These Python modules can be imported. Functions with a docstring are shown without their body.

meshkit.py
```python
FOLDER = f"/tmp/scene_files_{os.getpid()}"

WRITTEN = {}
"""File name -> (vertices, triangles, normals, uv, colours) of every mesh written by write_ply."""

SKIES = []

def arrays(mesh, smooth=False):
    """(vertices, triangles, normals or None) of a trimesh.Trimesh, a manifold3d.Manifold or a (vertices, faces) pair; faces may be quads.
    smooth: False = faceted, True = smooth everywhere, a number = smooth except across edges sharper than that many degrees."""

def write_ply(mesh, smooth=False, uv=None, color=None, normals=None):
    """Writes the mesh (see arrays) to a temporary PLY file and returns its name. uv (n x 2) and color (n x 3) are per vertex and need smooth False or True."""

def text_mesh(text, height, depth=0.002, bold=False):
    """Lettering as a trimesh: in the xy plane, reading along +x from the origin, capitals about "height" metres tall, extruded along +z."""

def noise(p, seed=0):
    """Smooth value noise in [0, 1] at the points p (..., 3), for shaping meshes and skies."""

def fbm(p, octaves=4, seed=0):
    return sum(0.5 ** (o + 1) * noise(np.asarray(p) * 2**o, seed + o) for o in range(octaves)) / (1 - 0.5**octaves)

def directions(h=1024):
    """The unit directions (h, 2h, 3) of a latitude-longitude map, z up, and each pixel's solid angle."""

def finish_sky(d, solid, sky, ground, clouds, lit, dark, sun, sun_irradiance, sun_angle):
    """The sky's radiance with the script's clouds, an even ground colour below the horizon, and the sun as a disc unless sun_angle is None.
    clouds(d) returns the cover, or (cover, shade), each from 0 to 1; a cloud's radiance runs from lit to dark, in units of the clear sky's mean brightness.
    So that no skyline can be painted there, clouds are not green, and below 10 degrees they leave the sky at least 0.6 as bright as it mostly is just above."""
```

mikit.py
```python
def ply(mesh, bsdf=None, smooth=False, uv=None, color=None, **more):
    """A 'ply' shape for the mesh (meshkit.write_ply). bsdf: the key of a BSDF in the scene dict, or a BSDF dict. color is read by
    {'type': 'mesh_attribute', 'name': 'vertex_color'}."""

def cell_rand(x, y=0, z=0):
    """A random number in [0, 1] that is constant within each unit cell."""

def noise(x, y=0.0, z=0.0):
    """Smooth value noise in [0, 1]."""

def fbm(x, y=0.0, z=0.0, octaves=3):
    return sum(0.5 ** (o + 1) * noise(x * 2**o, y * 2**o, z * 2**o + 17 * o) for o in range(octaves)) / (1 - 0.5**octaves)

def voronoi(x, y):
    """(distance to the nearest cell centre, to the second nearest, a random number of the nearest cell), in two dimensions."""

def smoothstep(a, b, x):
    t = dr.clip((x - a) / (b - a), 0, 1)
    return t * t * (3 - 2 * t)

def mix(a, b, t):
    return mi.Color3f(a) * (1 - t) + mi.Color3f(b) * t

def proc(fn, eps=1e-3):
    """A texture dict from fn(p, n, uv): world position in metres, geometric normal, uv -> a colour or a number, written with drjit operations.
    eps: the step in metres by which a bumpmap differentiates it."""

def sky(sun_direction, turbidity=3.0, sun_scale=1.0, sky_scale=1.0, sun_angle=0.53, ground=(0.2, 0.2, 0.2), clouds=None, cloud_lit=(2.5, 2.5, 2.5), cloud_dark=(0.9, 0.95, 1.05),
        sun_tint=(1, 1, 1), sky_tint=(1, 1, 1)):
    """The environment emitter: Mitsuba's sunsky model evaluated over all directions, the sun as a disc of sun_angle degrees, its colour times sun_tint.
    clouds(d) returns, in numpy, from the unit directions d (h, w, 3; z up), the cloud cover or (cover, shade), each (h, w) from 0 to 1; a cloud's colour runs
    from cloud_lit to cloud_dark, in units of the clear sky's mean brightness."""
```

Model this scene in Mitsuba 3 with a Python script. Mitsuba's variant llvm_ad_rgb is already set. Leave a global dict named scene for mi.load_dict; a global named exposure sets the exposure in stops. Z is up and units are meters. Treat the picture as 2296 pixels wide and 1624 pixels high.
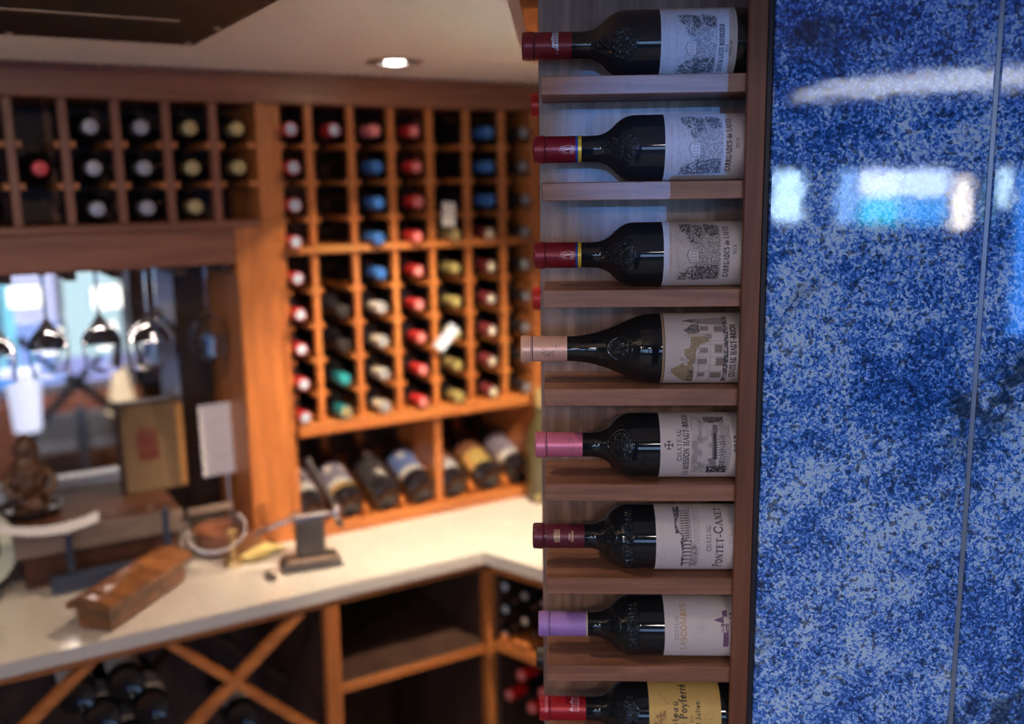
import math, random
import numpy as np, trimesh, drjit as dr, mitsuba as mi, mikit
import meshkit
from mikit import proc, noise, fbm, voronoi, smoothstep, mix
from shapely.geometry import Polygon, Point
import shapely

random.seed(7)
T = mi.ScalarTransform4f
scene, labels = {}, {}

# ------------------------------------------------------------------ camera, lights, exposure
EYE = 1.775                                   # eye height; heights below called "z rel" are relative to it
F, PITCH, ROLL, YAW = 2194.0, math.radians(10.34), math.radians(-0.818), math.radians(2.72)
_cp, _sp = math.cos(PITCH), math.sin(PITCH)
_fw = np.array([-math.sin(YAW) * _cp, math.cos(YAW) * _cp, -_sp])
_r0 = np.array([math.cos(YAW), math.sin(YAW), 0.0])
_up = -_r0 * math.sin(ROLL) + np.cross(_r0, _fw) * math.cos(ROLL)
_C = np.array([0.0, 0.0, EYE])
scene['camera'] = {'type': 'thinlens', 'fov': math.degrees(2 * math.atan(1148 / F)), 'fov_axis': 'x', 'near_clip': 0.05, 'far_clip': 50.0,
                   'aperture_radius': 0.0085, 'focus_distance': 1.135,
                   'to_world': T().look_at(origin=_C.tolist(), target=(_C + _fw).tolist(), up=_up.tolist())}
exposure = 0.0
WINDOW_GAIN, SPOT_GAIN, ROOM_GAIN, BLUE_GAIN = 1.0, 1.0, 2.4, 3.0
WARM = np.array([1.0, 0.76, 0.52])

# ------------------------------------------------------------------ frames
TH = math.radians(33.5)
D2 = np.array([math.cos(TH), math.sin(TH)]); N2 = np.array([-D2[1], D2[0]])
CEIL, TOP = 0.257, -0.86                       # wine room ceiling, counter top (z rel)
MW = np.eye(4); MW[:2, 0] = D2; MW[:2, 1] = N2; MW[2, 3] = EYE     # (s, n, z rel) -> world
MF = np.eye(4); MF[2, 3] = EYE                                      # (x, y, z rel) -> world
_e = np.array([math.cos(math.radians(-36.4)), math.sin(math.radians(-36.4))])
MR = np.eye(4); MR[:2, 0] = _e; MR[:2, 1] = [-_e[1], _e[0]]; MR[:2, 3] = [-0.177, 2.194]; MR[2, 3] = EYE   # along the counter's return


def W(s, n, z): return (MW @ np.array([s, n, z, 1.0]))[:3]


def frame(o, zdir, xdir):
    z = np.asarray(zdir, float); z = z / np.linalg.norm(z)
    x = np.asarray(xdir, float); x = x - z * (x @ z); x /= np.linalg.norm(x)
    m = np.eye(4); m[:3, 0], m[:3, 1], m[:3, 2], m[:3, 3] = x, np.cross(z, x), z, o
    return m


# ------------------------------------------------------------------ mesh helpers
def tm(v, f): return trimesh.Trimesh(np.asarray(v, float), np.asarray(f, int), process=False)


def box(x0, x1, y0, y1, z0, z1, b=0.0012):
    b = min(b, 0.3 * min(x1 - x0, y1 - y0, z1 - z0))
    pts = []
    for x, sx in ((x0, 1), (x1, -1)):
        for y, sy in ((y0, 1), (y1, -1)):
            for z, sz in ((z0, 1), (z1, -1)):
                pts += [(x + sx * b, y + sy * b, z), (x + sx * b, y, z + sz * b), (x, y + sy * b, z + sz * b)]
    h = trimesh.convex.convex_hull(np.array(pts))
    return tm(h.vertices, h.faces)


def hull(pts):
    h = trimesh.convex.convex_hull(np.asarray(pts, float)); return tm(h.vertices, h.faces)


def cat(*ms):
    ms = [m for m in ms if m is not None]
    return trimesh.util.concatenate(ms) if len(ms) > 1 else ms[0]


def moved(m, M):
    m = m.copy(); m.vertices = m.vertices @ M[:3, :3].T + M[:3, 3]
    if np.linalg.det(M[:3, :3]) < 0: m.faces = m.faces[:, ::-1]
    return m


def lathe(prof, segs=32):
    """prof: (radius, z) rows from bottom to top, outside to the right."""
    prof = np.asarray(prof, float); k = len(prof)
    a = np.arange(segs) * 2 * np.pi / segs
    v = np.stack([prof[:, None, 0] * np.cos(a), prof[:, None, 0] * np.sin(a), np.repeat(prof[:, None, 1], segs, 1)], -1).reshape(-1, 3)
    i, j = np.meshgrid(np.arange(k - 1), np.arange(segs), indexing='ij')
    q = np.stack([i * segs + j, i * segs + (j + 1) % segs, (i + 1) * segs + (j + 1) % segs, (i + 1) * segs + j], -1).reshape(-1, 4)
    f = np.vstack([q[:, [0, 1, 2]], q[:, [0, 2, 3]]])
    m = tm(v, f); m.merge_vertices(digits_vertex=7); m.update_faces(m.nondegenerate_faces(height=1e-9)); return m


def tube(pts, r, sides=12):
    p = np.asarray(pts, float); t = np.gradient(p, axis=0); t /= np.linalg.norm(t, axis=1, keepdims=True)
    rr = np.broadcast_to(np.asarray(r, float), (len(p),))
    ref = np.array([0, 0, 1.0]) if abs(t[0, 2]) < 0.9 else np.array([1.0, 0, 0])
    rings = []
    for i in range(len(p)):
        a = np.cross(t[i], ref); a /= np.linalg.norm(a); b = np.cross(t[i], a); ref = np.cross(a, t[i])
        ang = np.arange(sides) * 2 * np.pi / sides
        rings.append(p[i] + rr[i] * (np.cos(ang)[:, None] * a + np.sin(ang)[:, None] * b))
    v = np.vstack(rings + [p[:1], p[-1:]]); k = len(p); f = []
    for i in range(k - 1):
        for j in range(sides):
            j2 = (j + 1) % sides
            f += [[i * sides + j, (i + 1) * sides + j, (i + 1) * sides + j2], [i * sides + j, (i + 1) * sides + j2, i * sides + j2]]
    for j in range(sides):
        j2 = (j + 1) % sides
        f += [[k * sides, j, j2], [k * sides + 1, (k - 1) * sides + j2, (k - 1) * sides + j]]
    m = tm(v, f)
    if m.volume < 0: m.faces = m.faces[:, ::-1]
    return m


def grid_mesh(P):
    """(k, l, 3) points as a sheet."""
    k, l = P.shape[:2]; i, j = np.meshgrid(np.arange(k - 1), np.arange(l - 1), indexing='ij')
    q = np.stack([i * l + j, (i + 1) * l + j, (i + 1) * l + j + 1, i * l + j + 1], -1).reshape(-1, 4)
    return tm(P.reshape(-1, 3), np.vstack([q[:, [0, 1, 2]], q[:, [0, 2, 3]]]))


_count = {}


def key_for(name):
    k = _count.get(name, 0); _count[name] = k + 1
    return name if k == 0 else f'{name}_{k:03d}'


def thing(name, label, category, group=None):
    key = key_for(name); labels[key] = {'label': label, 'category': category}
    if group: labels[key]['group'] = group
    return key


def part(parent, name, mesh, bsdf, M=None, smooth=False, label=None, color=None, **more):
    key = key_for(f'{parent}__{name}')
    if M is not None: mesh = moved(mesh, M)
    scene[key] = mikit.ply(mesh, bsdf, smooth=smooth, color=color, **more)
    if label: labels[key] = {'label': label}
    return key


def put(parent, name, shape, M, label=None):
    key = key_for(f'{parent}__{name}'); scene[key] = {**shape, 'to_world': T(M.tolist())}
    if label: labels[key] = {'label': label}
    return key


def single(name, mesh, bsdf, label, category, M=None, smooth=False, group=None, color=None):
    key = thing(name, label, category, group)
    if M is not None: mesh = moved(mesh, M)
    scene[key] = mikit.ply(mesh, bsdf, smooth=smooth, color=color); return key


def struct(name, mesh, bsdf, M=None, smooth=False, label=None, **more):
    if M is not None: mesh = moved(mesh, M)
    scene[name] = mikit.ply(mesh, bsdf, smooth=smooth, **more); labels[name] = {'kind': 'structure', **({'label': label} if label else {})}
    return name


# ------------------------------------------------------------------ materials
def wood(name, axis, base, dark, rough=0.42, spec=0.45, fine=260.0, contrast=1.0, bump=0.0):
    ax = np.asarray(axis, float); ax /= np.linalg.norm(ax)
    u = np.cross(ax, [0.31, 0.22, 0.9] if abs(ax[2]) < 0.9 else [1, 0.3, 0]); u /= np.linalg.norm(u); v = np.cross(ax, u)

    def dot(p, a): return p.x * float(a[0]) + p.y * float(a[1]) + p.z * float(a[2])

    def fn(p, n, uv):
        l, a, b = dot(p, ax), dot(p, u), dot(p, v)
        w = fbm(l * 2.2, a * 14, b * 14, 2)
        streak = fbm(l * 5 + w * 2, a * fine * 0.35 + w * 5, b * fine * 0.35 + w * 5, 3)
        pore = noise(l * 75, a * fine * 5.0, b * fine * 5.0)
        t = smoothstep(0.25, 0.78, streak) * 0.75 + smoothstep(0.3, 0.7, w) * 0.25
        c = mix(dark, base, t)
        return c * (1.0 - contrast * 0.30 * smoothstep(0.62, 0.92, pore))
    scene[name] = {'type': 'principled', 'base_color': proc(fn), 'roughness': rough, 'specular': spec}


def plain(name, rgb, rough=0.5, spec=0.5, **more):
    scene[name] = {'type': 'principled', 'base_color': {'type': 'rgb', 'value': list(map(float, rgb))}, 'roughness': rough, 'specular': spec, **more}


def twosided(name, rgb, rough=0.5, spec=0.4, **more):
    scene[name] = {'type': 'twosided', 'bsdf': {'type': 'principled', 'base_color': {'type': 'rgb', 'value': list(map(float, rgb))}, 'roughness': rough, 'specular': spec, **more}}


WAL, WALD = (0.370, 0.178, 0.112), (0.180, 0.080, 0.050)
wood('walnut_across', (1, 0, 0), WAL, WALD, 0.40)
wood('walnut_upright', (0, 0, 1), (0.310, 0.200, 0.160), (0.135, 0.080, 0.062), 0.34, 0.6)
wood('walnut_stile', (0, 0, 1), (0.225, 0.090, 0.050), (0.135, 0.052, 0.029), 0.45, 0.3, contrast=0.6)
CH, CHD = (0.500, 0.175, 0.045), (0.310, 0.098, 0.028)
dvec = (D2[0], D2[1], 0); nvec = (N2[0], N2[1], 0); rvec = (_e[0], _e[1], 0)
wood('cherry_along', dvec, CH, CHD, 0.42, fine=150)
wood('cherry_upright', (0, 0, 1), CH, CHD, 0.42, fine=150)
wood('cherry_deep', nvec, CH, CHD, 0.42, fine=150)
wood('cherry_return', rvec, CH, CHD, 0.42, fine=150)
DIM_CH, DIM_CHD = (0.235, 0.095, 0.052), (0.140, 0.052, 0.030)  # darker copy of the cherry, putting shade into trim and cubbies
wood('dim_cherry_along', dvec, DIM_CH, DIM_CHD, 0.42, fine=150)
wood('dim_cherry_upright', (0, 0, 1), DIM_CH, DIM_CHD, 0.42, fine=150)
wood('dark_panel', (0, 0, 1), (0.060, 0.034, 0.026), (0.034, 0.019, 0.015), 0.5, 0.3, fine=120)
wood('chest_wood', dvec, (0.095, 0.040, 0.026), (0.040, 0.017, 0.012), 0.62, 0.15, fine=120)
wood('chest_band', dvec, (0.20, 0.145, 0.115), (0.13, 0.092, 0.075), 0.45, fine=90)
wood('carved_wood', (0.87, 0.49, 0), (0.240, 0.092, 0.030), (0.070, 0.026, 0.011), 0.28, 0.6, fine=90)


def granite_fn(p, n, uv):
    x, z = p.x, p.z
    wx, wz = fbm(x * 120, z * 120, 3.0, 2) - 0.5, fbm(x * 120, z * 120, 9.0, 2) - 0.5
    d1, d2, r1 = voronoi((x + wx * 0.006) * 330, (z + wz * 0.006) * 330)
    e1, e2, r2 = voronoi((x - wz * 0.005) * 540 + 7.3, (z + wx * 0.005) * 540)
    fine = fbm(x * 560, z * 560, 1.0, 2)
    big = fbm(x * 8 + 1.7, z * 8, 0.0, 3)
    mid = fbm(x * 34 + 4.0, z * 34, 8.0, 2)
    diag = fbm((x * 0.80 + z * 0.6) * 4.5, (x * 0.6 - z * 0.80) * 13.0, 4.0, 3)
    grain = 0.42 * r1 + 0.25 * r2 + 0.42 * fine + 0.42 * (big - 0.5) + 0.42 * (mid - 0.5)
    c = mix((0.008, 0.040, 0.180), (0.024, 0.120, 0.520), smoothstep(0.12, 0.50, grain))
    c = mix(c, (0.12, 0.33, 0.92), smoothstep(0.44, 0.62, grain))
    c = mix(c, (0.50, 0.72, 1.0), smoothstep(0.62, 0.82, grain))
    vein = smoothstep(0.60, 0.74, diag) * smoothstep(0.34, 0.60, fbm(x * 80, z * 80, 6.0, 3))
    c = mix(c, (0.010, 0.032, 0.075), vein * 0.88)
    fleck = smoothstep(0.64, 0.78, fbm(x * 170, z * 170, 2.0, 2))
    return mix(c, (0.007, 0.018, 0.055), fleck * 0.7)


scene['granite'] = {'type': 'bumpmap', 'arbitrary': proc(lambda p, n, uv: fbm(p.x * 60, p.z * 60, 2.5, 2), eps=2e-3), 'scale': 0.00004,
                    'bsdf': {'type': 'principled', 'base_color': proc(granite_fn), 'roughness': 0.04, 'specular': 0.9}}
plain('steel_strip', (0.24, 0.30, 0.40), 0.30, 0.6, metallic=0.3)
plain('dark_gap', (0.02, 0.02, 0.03), 0.5, 0.3)
scene['quartz'] = {'type': 'principled', 'base_color': proc(lambda p, n, uv: mix((0.46, 0.43, 0.415), (0.52, 0.49, 0.47), fbm(p.x * 120, p.y * 120, p.z * 120, 2))), 'roughness': 0.16, 'specular': 0.5}
plain('ceiling_paint', (0.88, 0.79, 0.71), 0.8, 0.2)
plain('dining_ceiling', (0.10, 0.09, 0.095), 0.8, 0.2)
plain('room_paint', (0.26, 0.27, 0.31), 0.8, 0.2)
plain('floor_tile', (0.12, 0.10, 0.09), 0.5, 0.4)
plain('panel_black', (0.008, 0.006, 0.006), 0.55, 0.2)
plain('screw_metal', (0.50, 0.42, 0.38), 0.3, 0.6, metallic=0.8)
plain('bottle_dark', (0.006, 0.009, 0.012), 0.05, 0.65)
plain('bottle_black', (0.006, 0.006, 0.008), 0.07, 0.55)
plain('bottle_olive', (0.045, 0.040, 0.018), 0.10, 0.5)
scene['clear_glass'] = {'type': 'dielectric', 'int_ior': 1.5, 'ext_ior': 1.0}
scene['pane_glass'] = {'type': 'thindielectric', 'int_ior': 1.5, 'ext_ior': 1.0}
scene['chrome'] = {'type': 'roughconductor', 'material': 'Cr', 'alpha': 0.09, 'distribution': 'ggx'}
plain('brass', (0.72, 0.50, 0.22), 0.3, 0.6, metallic=0.85)
for nm, rgb, me in (('red', (0.50, 0.030, 0.030), .25), ('pale', (0.40, 0.48, 0.58), .1), ('rose', (0.70, 0.22, 0.22), .2), ('teal', (0.03, 0.36, 0.40), .3), ('green', (0.03, 0.25, 0.06), .3),
                    ('olive', (0.36, 0.32, 0.12), .3), ('cream', (0.72, 0.62, 0.46), .1), ('wine', (0.14, 0.025, 0.030), .2), ('blue', (0.035, 0.15, 0.48), .3), ('black', (0.015, 0.014, 0.016), .2),
                    ('grey', (0.34, 0.35, 0.38), .4), ('gold', (0.50, 0.40, 0.18), .5), ('bright_red', (0.62, 0.015, 0.018), .2)):
    plain('foil_' + nm, rgb, 0.33, 0.6, metallic=me)
for nm, me, ro in (('foil_print', 0.25, 0.30), ('foil_metal_print', 0.35, 0.30), ('foil_matt_print', 0.05, 0.5)):
    scene[nm] = {'type': 'principled', 'base_color': {'type': 'mesh_attribute', 'name': 'vertex_color'}, 'roughness': ro, 'specular': 0.55, 'metallic': me}
scene['paper_print'] = {'type': 'twosided', 'bsdf': {'type': 'principled', 'base_color': {'type': 'mesh_attribute', 'name': 'vertex_color'}, 'roughness': 0.55, 'specular': 0.25}}
scene['card_print'] = {'type': 'twosided', 'bsdf': {'type': 'principled', 'base_color': {'type': 'mesh_attribute', 'name': 'vertex_color'}, 'roughness': 0.5, 'specular': 0.3}}
for nm, rgb in (('white', (0.80, 0.76, 0.70)), ('slate', (0.25, 0.25, 0.33)), ('blue', (0.13, 0.21, 0.48)), ('amber', (0.80, 0.46, 0.15)), ('brown', (0.20, 0.09, 0.05)), ('ink', (0.03, 0.03, 0.035)), ('grey', (0.30, 0.29, 0.29)), ('silver', (0.55, 0.52, 0.50)), ('yellow', (0.50, 0.40, 0.17)), ('plate', (0.58, 0.60, 0.46)), ('leaf', (0.07, 0.12, 0.045))):
    twosided('paper_' + nm, rgb, 0.6, 0.25)
plain('plastic_black', (0.035, 0.032, 0.034), 0.35, 0.5)
plain('plastic_navy', (0.018, 0.028, 0.055), 0.3, 0.5)
plain('ivory', (0.82, 0.76, 0.68), 0.35, 0.5)
plain('leather', (0.16, 0.060, 0.036), 0.35, 0.5)
plain('burlap_side', (0.36, 0.18, 0.06), 0.6, 0.3)
scene['burlap'] = {'type': 'principled', 'base_color': proc(lambda p, n, uv: mix((0.100, 0.064, 0.036), (0.180, 0.122, 0.072), noise((p.x * D2[0] + p.y * D2[1]) * 700, p.z * 700, 1.0))), 'roughness': 0.85, 'specular': 0.1}
plain('seal_red', (0.10, 0.022, 0.014), 0.5, 0.3)
scene['figure_wood'] = {'type': 'principled', 'base_color': proc(lambda p, n, uv: mix((0.035, 0.016, 0.010), (0.14, 0.062, 0.030), fbm(p.x * 70, p.y * 70, p.z * 70, 2))), 'roughness': 0.35, 'specular': 0.5}
plain('brick_orange', (0.60, 0.26, 0.17), 0.8, 0.2)
plain('rail_blue', (0.09, 0.13, 0.20), 0.5, 0.3)
plain('rail_grey', (0.25, 0.28, 0.32), 0.6, 0.3)
plain('rail_white', (0.45, 0.50, 0.60), 0.5, 0.3)
plain('curtain', (0.055, 0.035, 0.035), 0.8, 0.2)
plain('frame_blue', (0.42, 0.46, 0.56), 0.35, 0.6)
plain('frosted', (0.80, 0.82, 0.90), 0.4, 0.4)
plain('lamp_black', (0.02, 0.02, 0.02), 0.5, 0.3)


def emit(rgb): return {'type': 'area', 'radiance': {'type': 'rgb', 'value': [float(x) for x in rgb]}}


def emit_part(key, mesh, rgb, bsdf='dark_gap', M=None):
    if M is not None: mesh = moved(mesh, M)
    scene[key] = mikit.ply(mesh, bsdf, emitter=emit(rgb)); return key


def quad(a, b, c, d): return tm([a, b, c, d], [[0, 1, 2], [0, 2, 3]])


# ------------------------------------------------------------------ lettering and print on labels (flat print, kept as a colour per vertex of the label)
def _arc(cx, cy, rx, ry, a0, a1, k=14):
    a = np.radians(np.linspace(a0, a1, k)); return [(cx + rx * math.cos(t), cy + ry * math.sin(t)) for t in a]


def _stem(x, y0=0, y1=1, serif=True):
    o = [(1, [(x, y0), (x, y1)])]
    if serif: o += [(0, [(x - .15, y0 + .03), (x + .15, y0 + .03)]), (0, [(x - .15, y1 - .03), (x + .15, y1 - .03)])]
    return o


GLYPH = {
    'A': (.86, [(0, [(.06, 0), (.43, 1)]), (1, [(.43, 1), (.80, 0)]), (0, [(.2, .33), (.66, .33)]), (0, [(0, .02), (.16, .02)]), (0, [(.68, .02), (.9, .02)])]),
    'B': (.72, _stem(.18) + [(1, _arc(.2, .75, .36, .23, -90, 90)), (1, _arc(.2, .27, .42, .25, -90, 90))]),
    'C': (.80, [(1, _arc(.46, .5, .38, .47, 48, 312)), (0, [(.72, .85), (.72, .65)]), (0, [(.72, .15), (.72, .32)])]),
    'D': (.84, _stem(.18) + [(1, _arc(.2, .5, .54, .47, -90, 90))]),
    'E': (.68, _stem(.18) + [(0, [(.18, .97), (.6, .97), (.6, .82)]), (0, [(.18, .52), (.48, .52)]), (0, [(.18, .03), (.62, .03), (.62, .2)])]),
    'F': (.64, _stem(.18) + [(0, [(.18, .97), (.6, .97), (.6, .8)]), (0, [(.18, .52), (.48, .52)])]),
    'G': (.84, [(1, _arc(.46, .5, .38, .47, 48, 330)), (1, [(.76, .05), (.76, .4)]), (0, [(.6, .42), (.88, .42)])]),
    'H': (.86, _stem(.18) + _stem(.70) + [(0, [(.18, .52), (.70, .52)])]),
    'I': (.38, _stem(.19)),
    'J': (.5, [(1, [(.3, 1), (.3, .1), (.2, -.1), (.05, -.12)]), (0, [(.15, .97), (.45, .97)])]),
    'L': (.64, _stem(.18) + [(0, [(.18, .03), (.58, .03), (.58, .22)])]),
    'M': (1.02, [(0, [(.16, 0), (.16, 1)]), (1, [(.16, 1), (.5, .1)]), (0, [(.5, .1), (.84, 1)]), (1, [(.84, 1), (.84, 0)]), (0, [(.05, .03), (.28, .03)]), (0, [(.7, .03), (.98, .03)])]),
    'N': (.86, [(0, [(.16, 0), (.16, 1)]), (1, [(.16, 1), (.70, 0)]), (0, [(.70, 0), (.70, 1)]), (0, [(.04, .03), (.28, .03)]), (0, [(.58, .97), (.82, .97)])]),
    'O': (.90, [(1, _arc(.45, .5, .38, .47, 0, 360, 24))]),
    'P': (.68, _stem(.18) + [(1, _arc(.2, .73, .38, .24, -90, 90))]),
    'R': (.78, _stem(.18) + [(1, _arc(.2, .74, .36, .23, -90, 90)), (1, [(.38, .5), (.72, .02)])]),
    'S': (.62, [(1, _arc(.31, .74, .22, .23, 40, 270, 10) + _arc(.31, .27, .23, .24, 90, -140, 10)[1:])]),
    'T': (.76, _stem(.38) + [(0, [(.06, .8), (.06, .97), (.70, .97), (.70, .8)])]),
    'U': (.84, [(1, [(.18, 1), (.18, .3)] + _arc(.42, .3, .24, .27, 180, 360)), (0, [(.66, .3), (.66, 1)]), (0, [(.04, .97), (.32, .97)]), (0, [(.54, .97), (.78, .97)])]),
    'V': (.84, [(1, [(.08, 1), (.42, 0)]), (0, [(.42, 0), (.76, 1)])]),
    'X': (.84, [(1, [(.1, 1), (.72, 0)]), (0, [(.72, 1), (.1, 0)])]),
    '0': (.62, [(1, _arc(.31, .5, .23, .47, 0, 360, 20))]),
    '1': (.46, _stem(.25) + [(0, [(.25, 1), (.1, .88)])]),
    '2': (.60, [(1, _arc(.29, .74, .2, .23, 165, -35) + [(.08, .05), (.52, .05)])]),
    '3': (.58, [(1, _arc(.27, .75, .19, .22, 150, -90)), (1, _arc(.27, .27, .22, .25, 90, -150))]),
    '5': (.58, [(0, [(.48, .97), (.16, .97), (.13, .6)]), (1, _arc(.26, .31, .22, .28, 110, -150))]),
    '8': (.58, [(1, _arc(.29, .75, .17, .21, 0, 360)), (1, _arc(.29, .27, .21, .26, 0, 360))]),
    '-': (.40, [(1, [(.06, .38), (.34, .38)])]),
    'a': (.54, [(1, _arc(.22, .22, .17, .2, 0, 360)), (1, [(.4, .62), (.4, .03)])]),
    'c': (.50, [(1, _arc(.26, .31, .2, .28, 50, 310))]),
    'd': (.56, [(1, _arc(.24, .31, .19, .28, 0, 360)), (1, [(.44, 1), (.44, 0)])]),
    'e': (.52, [(1, [(.08, .34), (.43, .34)] + _arc(.26, .31, .19, .28, 10, 310))]),
    'f': (.36, [(1, [(.18, 0), (.18, .8), (.24, .95), (.36, .95)]), (0, [(.04, .6), (.34, .6)])]),
    'h': (.58, [(1, [(.14, 0), (.14, 1)]), (1, [(.14, .45), (.28, .6), (.42, .5), (.42, 0)])]),
    'i': (.28, [(1, [(.14, 0), (.14, .6)]), (1, [(.14, .82), (.14, .86)])]),
    'l': (.28, [(1, [(.14, 0), (.14, 1)])]),
    'n': (.58, [(1, [(.14, 0), (.14, .6)]), (1, [(.14, .45), (.28, .6), (.42, .5), (.42, 0)])]),
    'o': (.54, [(1, _arc(.27, .31, .2, .28, 0, 360))]),
    'r': (.42, [(1, [(.14, 0), (.14, .6)]), (1, [(.14, .42), (.26, .58), (.38, .56)])]),
    't': (.36, [(1, [(.18, .85), (.18, .1), (.3, .03)]), (0, [(.05, .6), (.33, .6)])]),
    'u': (.58, [(1, [(.14, .6), (.14, .12), (.26, .02), (.42, .15)]), (1, [(.42, .6), (.42, 0)])]),
    'v': (.52, [(1, [(.06, .6), (.26, 0)]), (0, [(.26, 0), (.46, .6)])]),
    'y': (.52, [(1, [(.06, .6), (.28, 0)]), (0, [(.48, .6), (.2, -.28), (.06, -.26)])]),
    ' ': (.36, []),
}
GLYPH['é'] = (.52, GLYPH['e'][1] + [(1, [(.24, .76), (.38, .95)])])
GLYPH['â'] = (.54, GLYPH['a'][1] + [(0, [(.1, .74), (.24, .92), (.38, .74)])])
GLYPH['Â'] = (.86, GLYPH['A'][1] + [(0, [(.28, 1.1), (.43, 1.25), (.58, 1.1)])])
GLYPH['É'] = (.68, GLYPH['E'][1] + [(1, [(.3, 1.1), (.45, 1.25)])])


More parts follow.
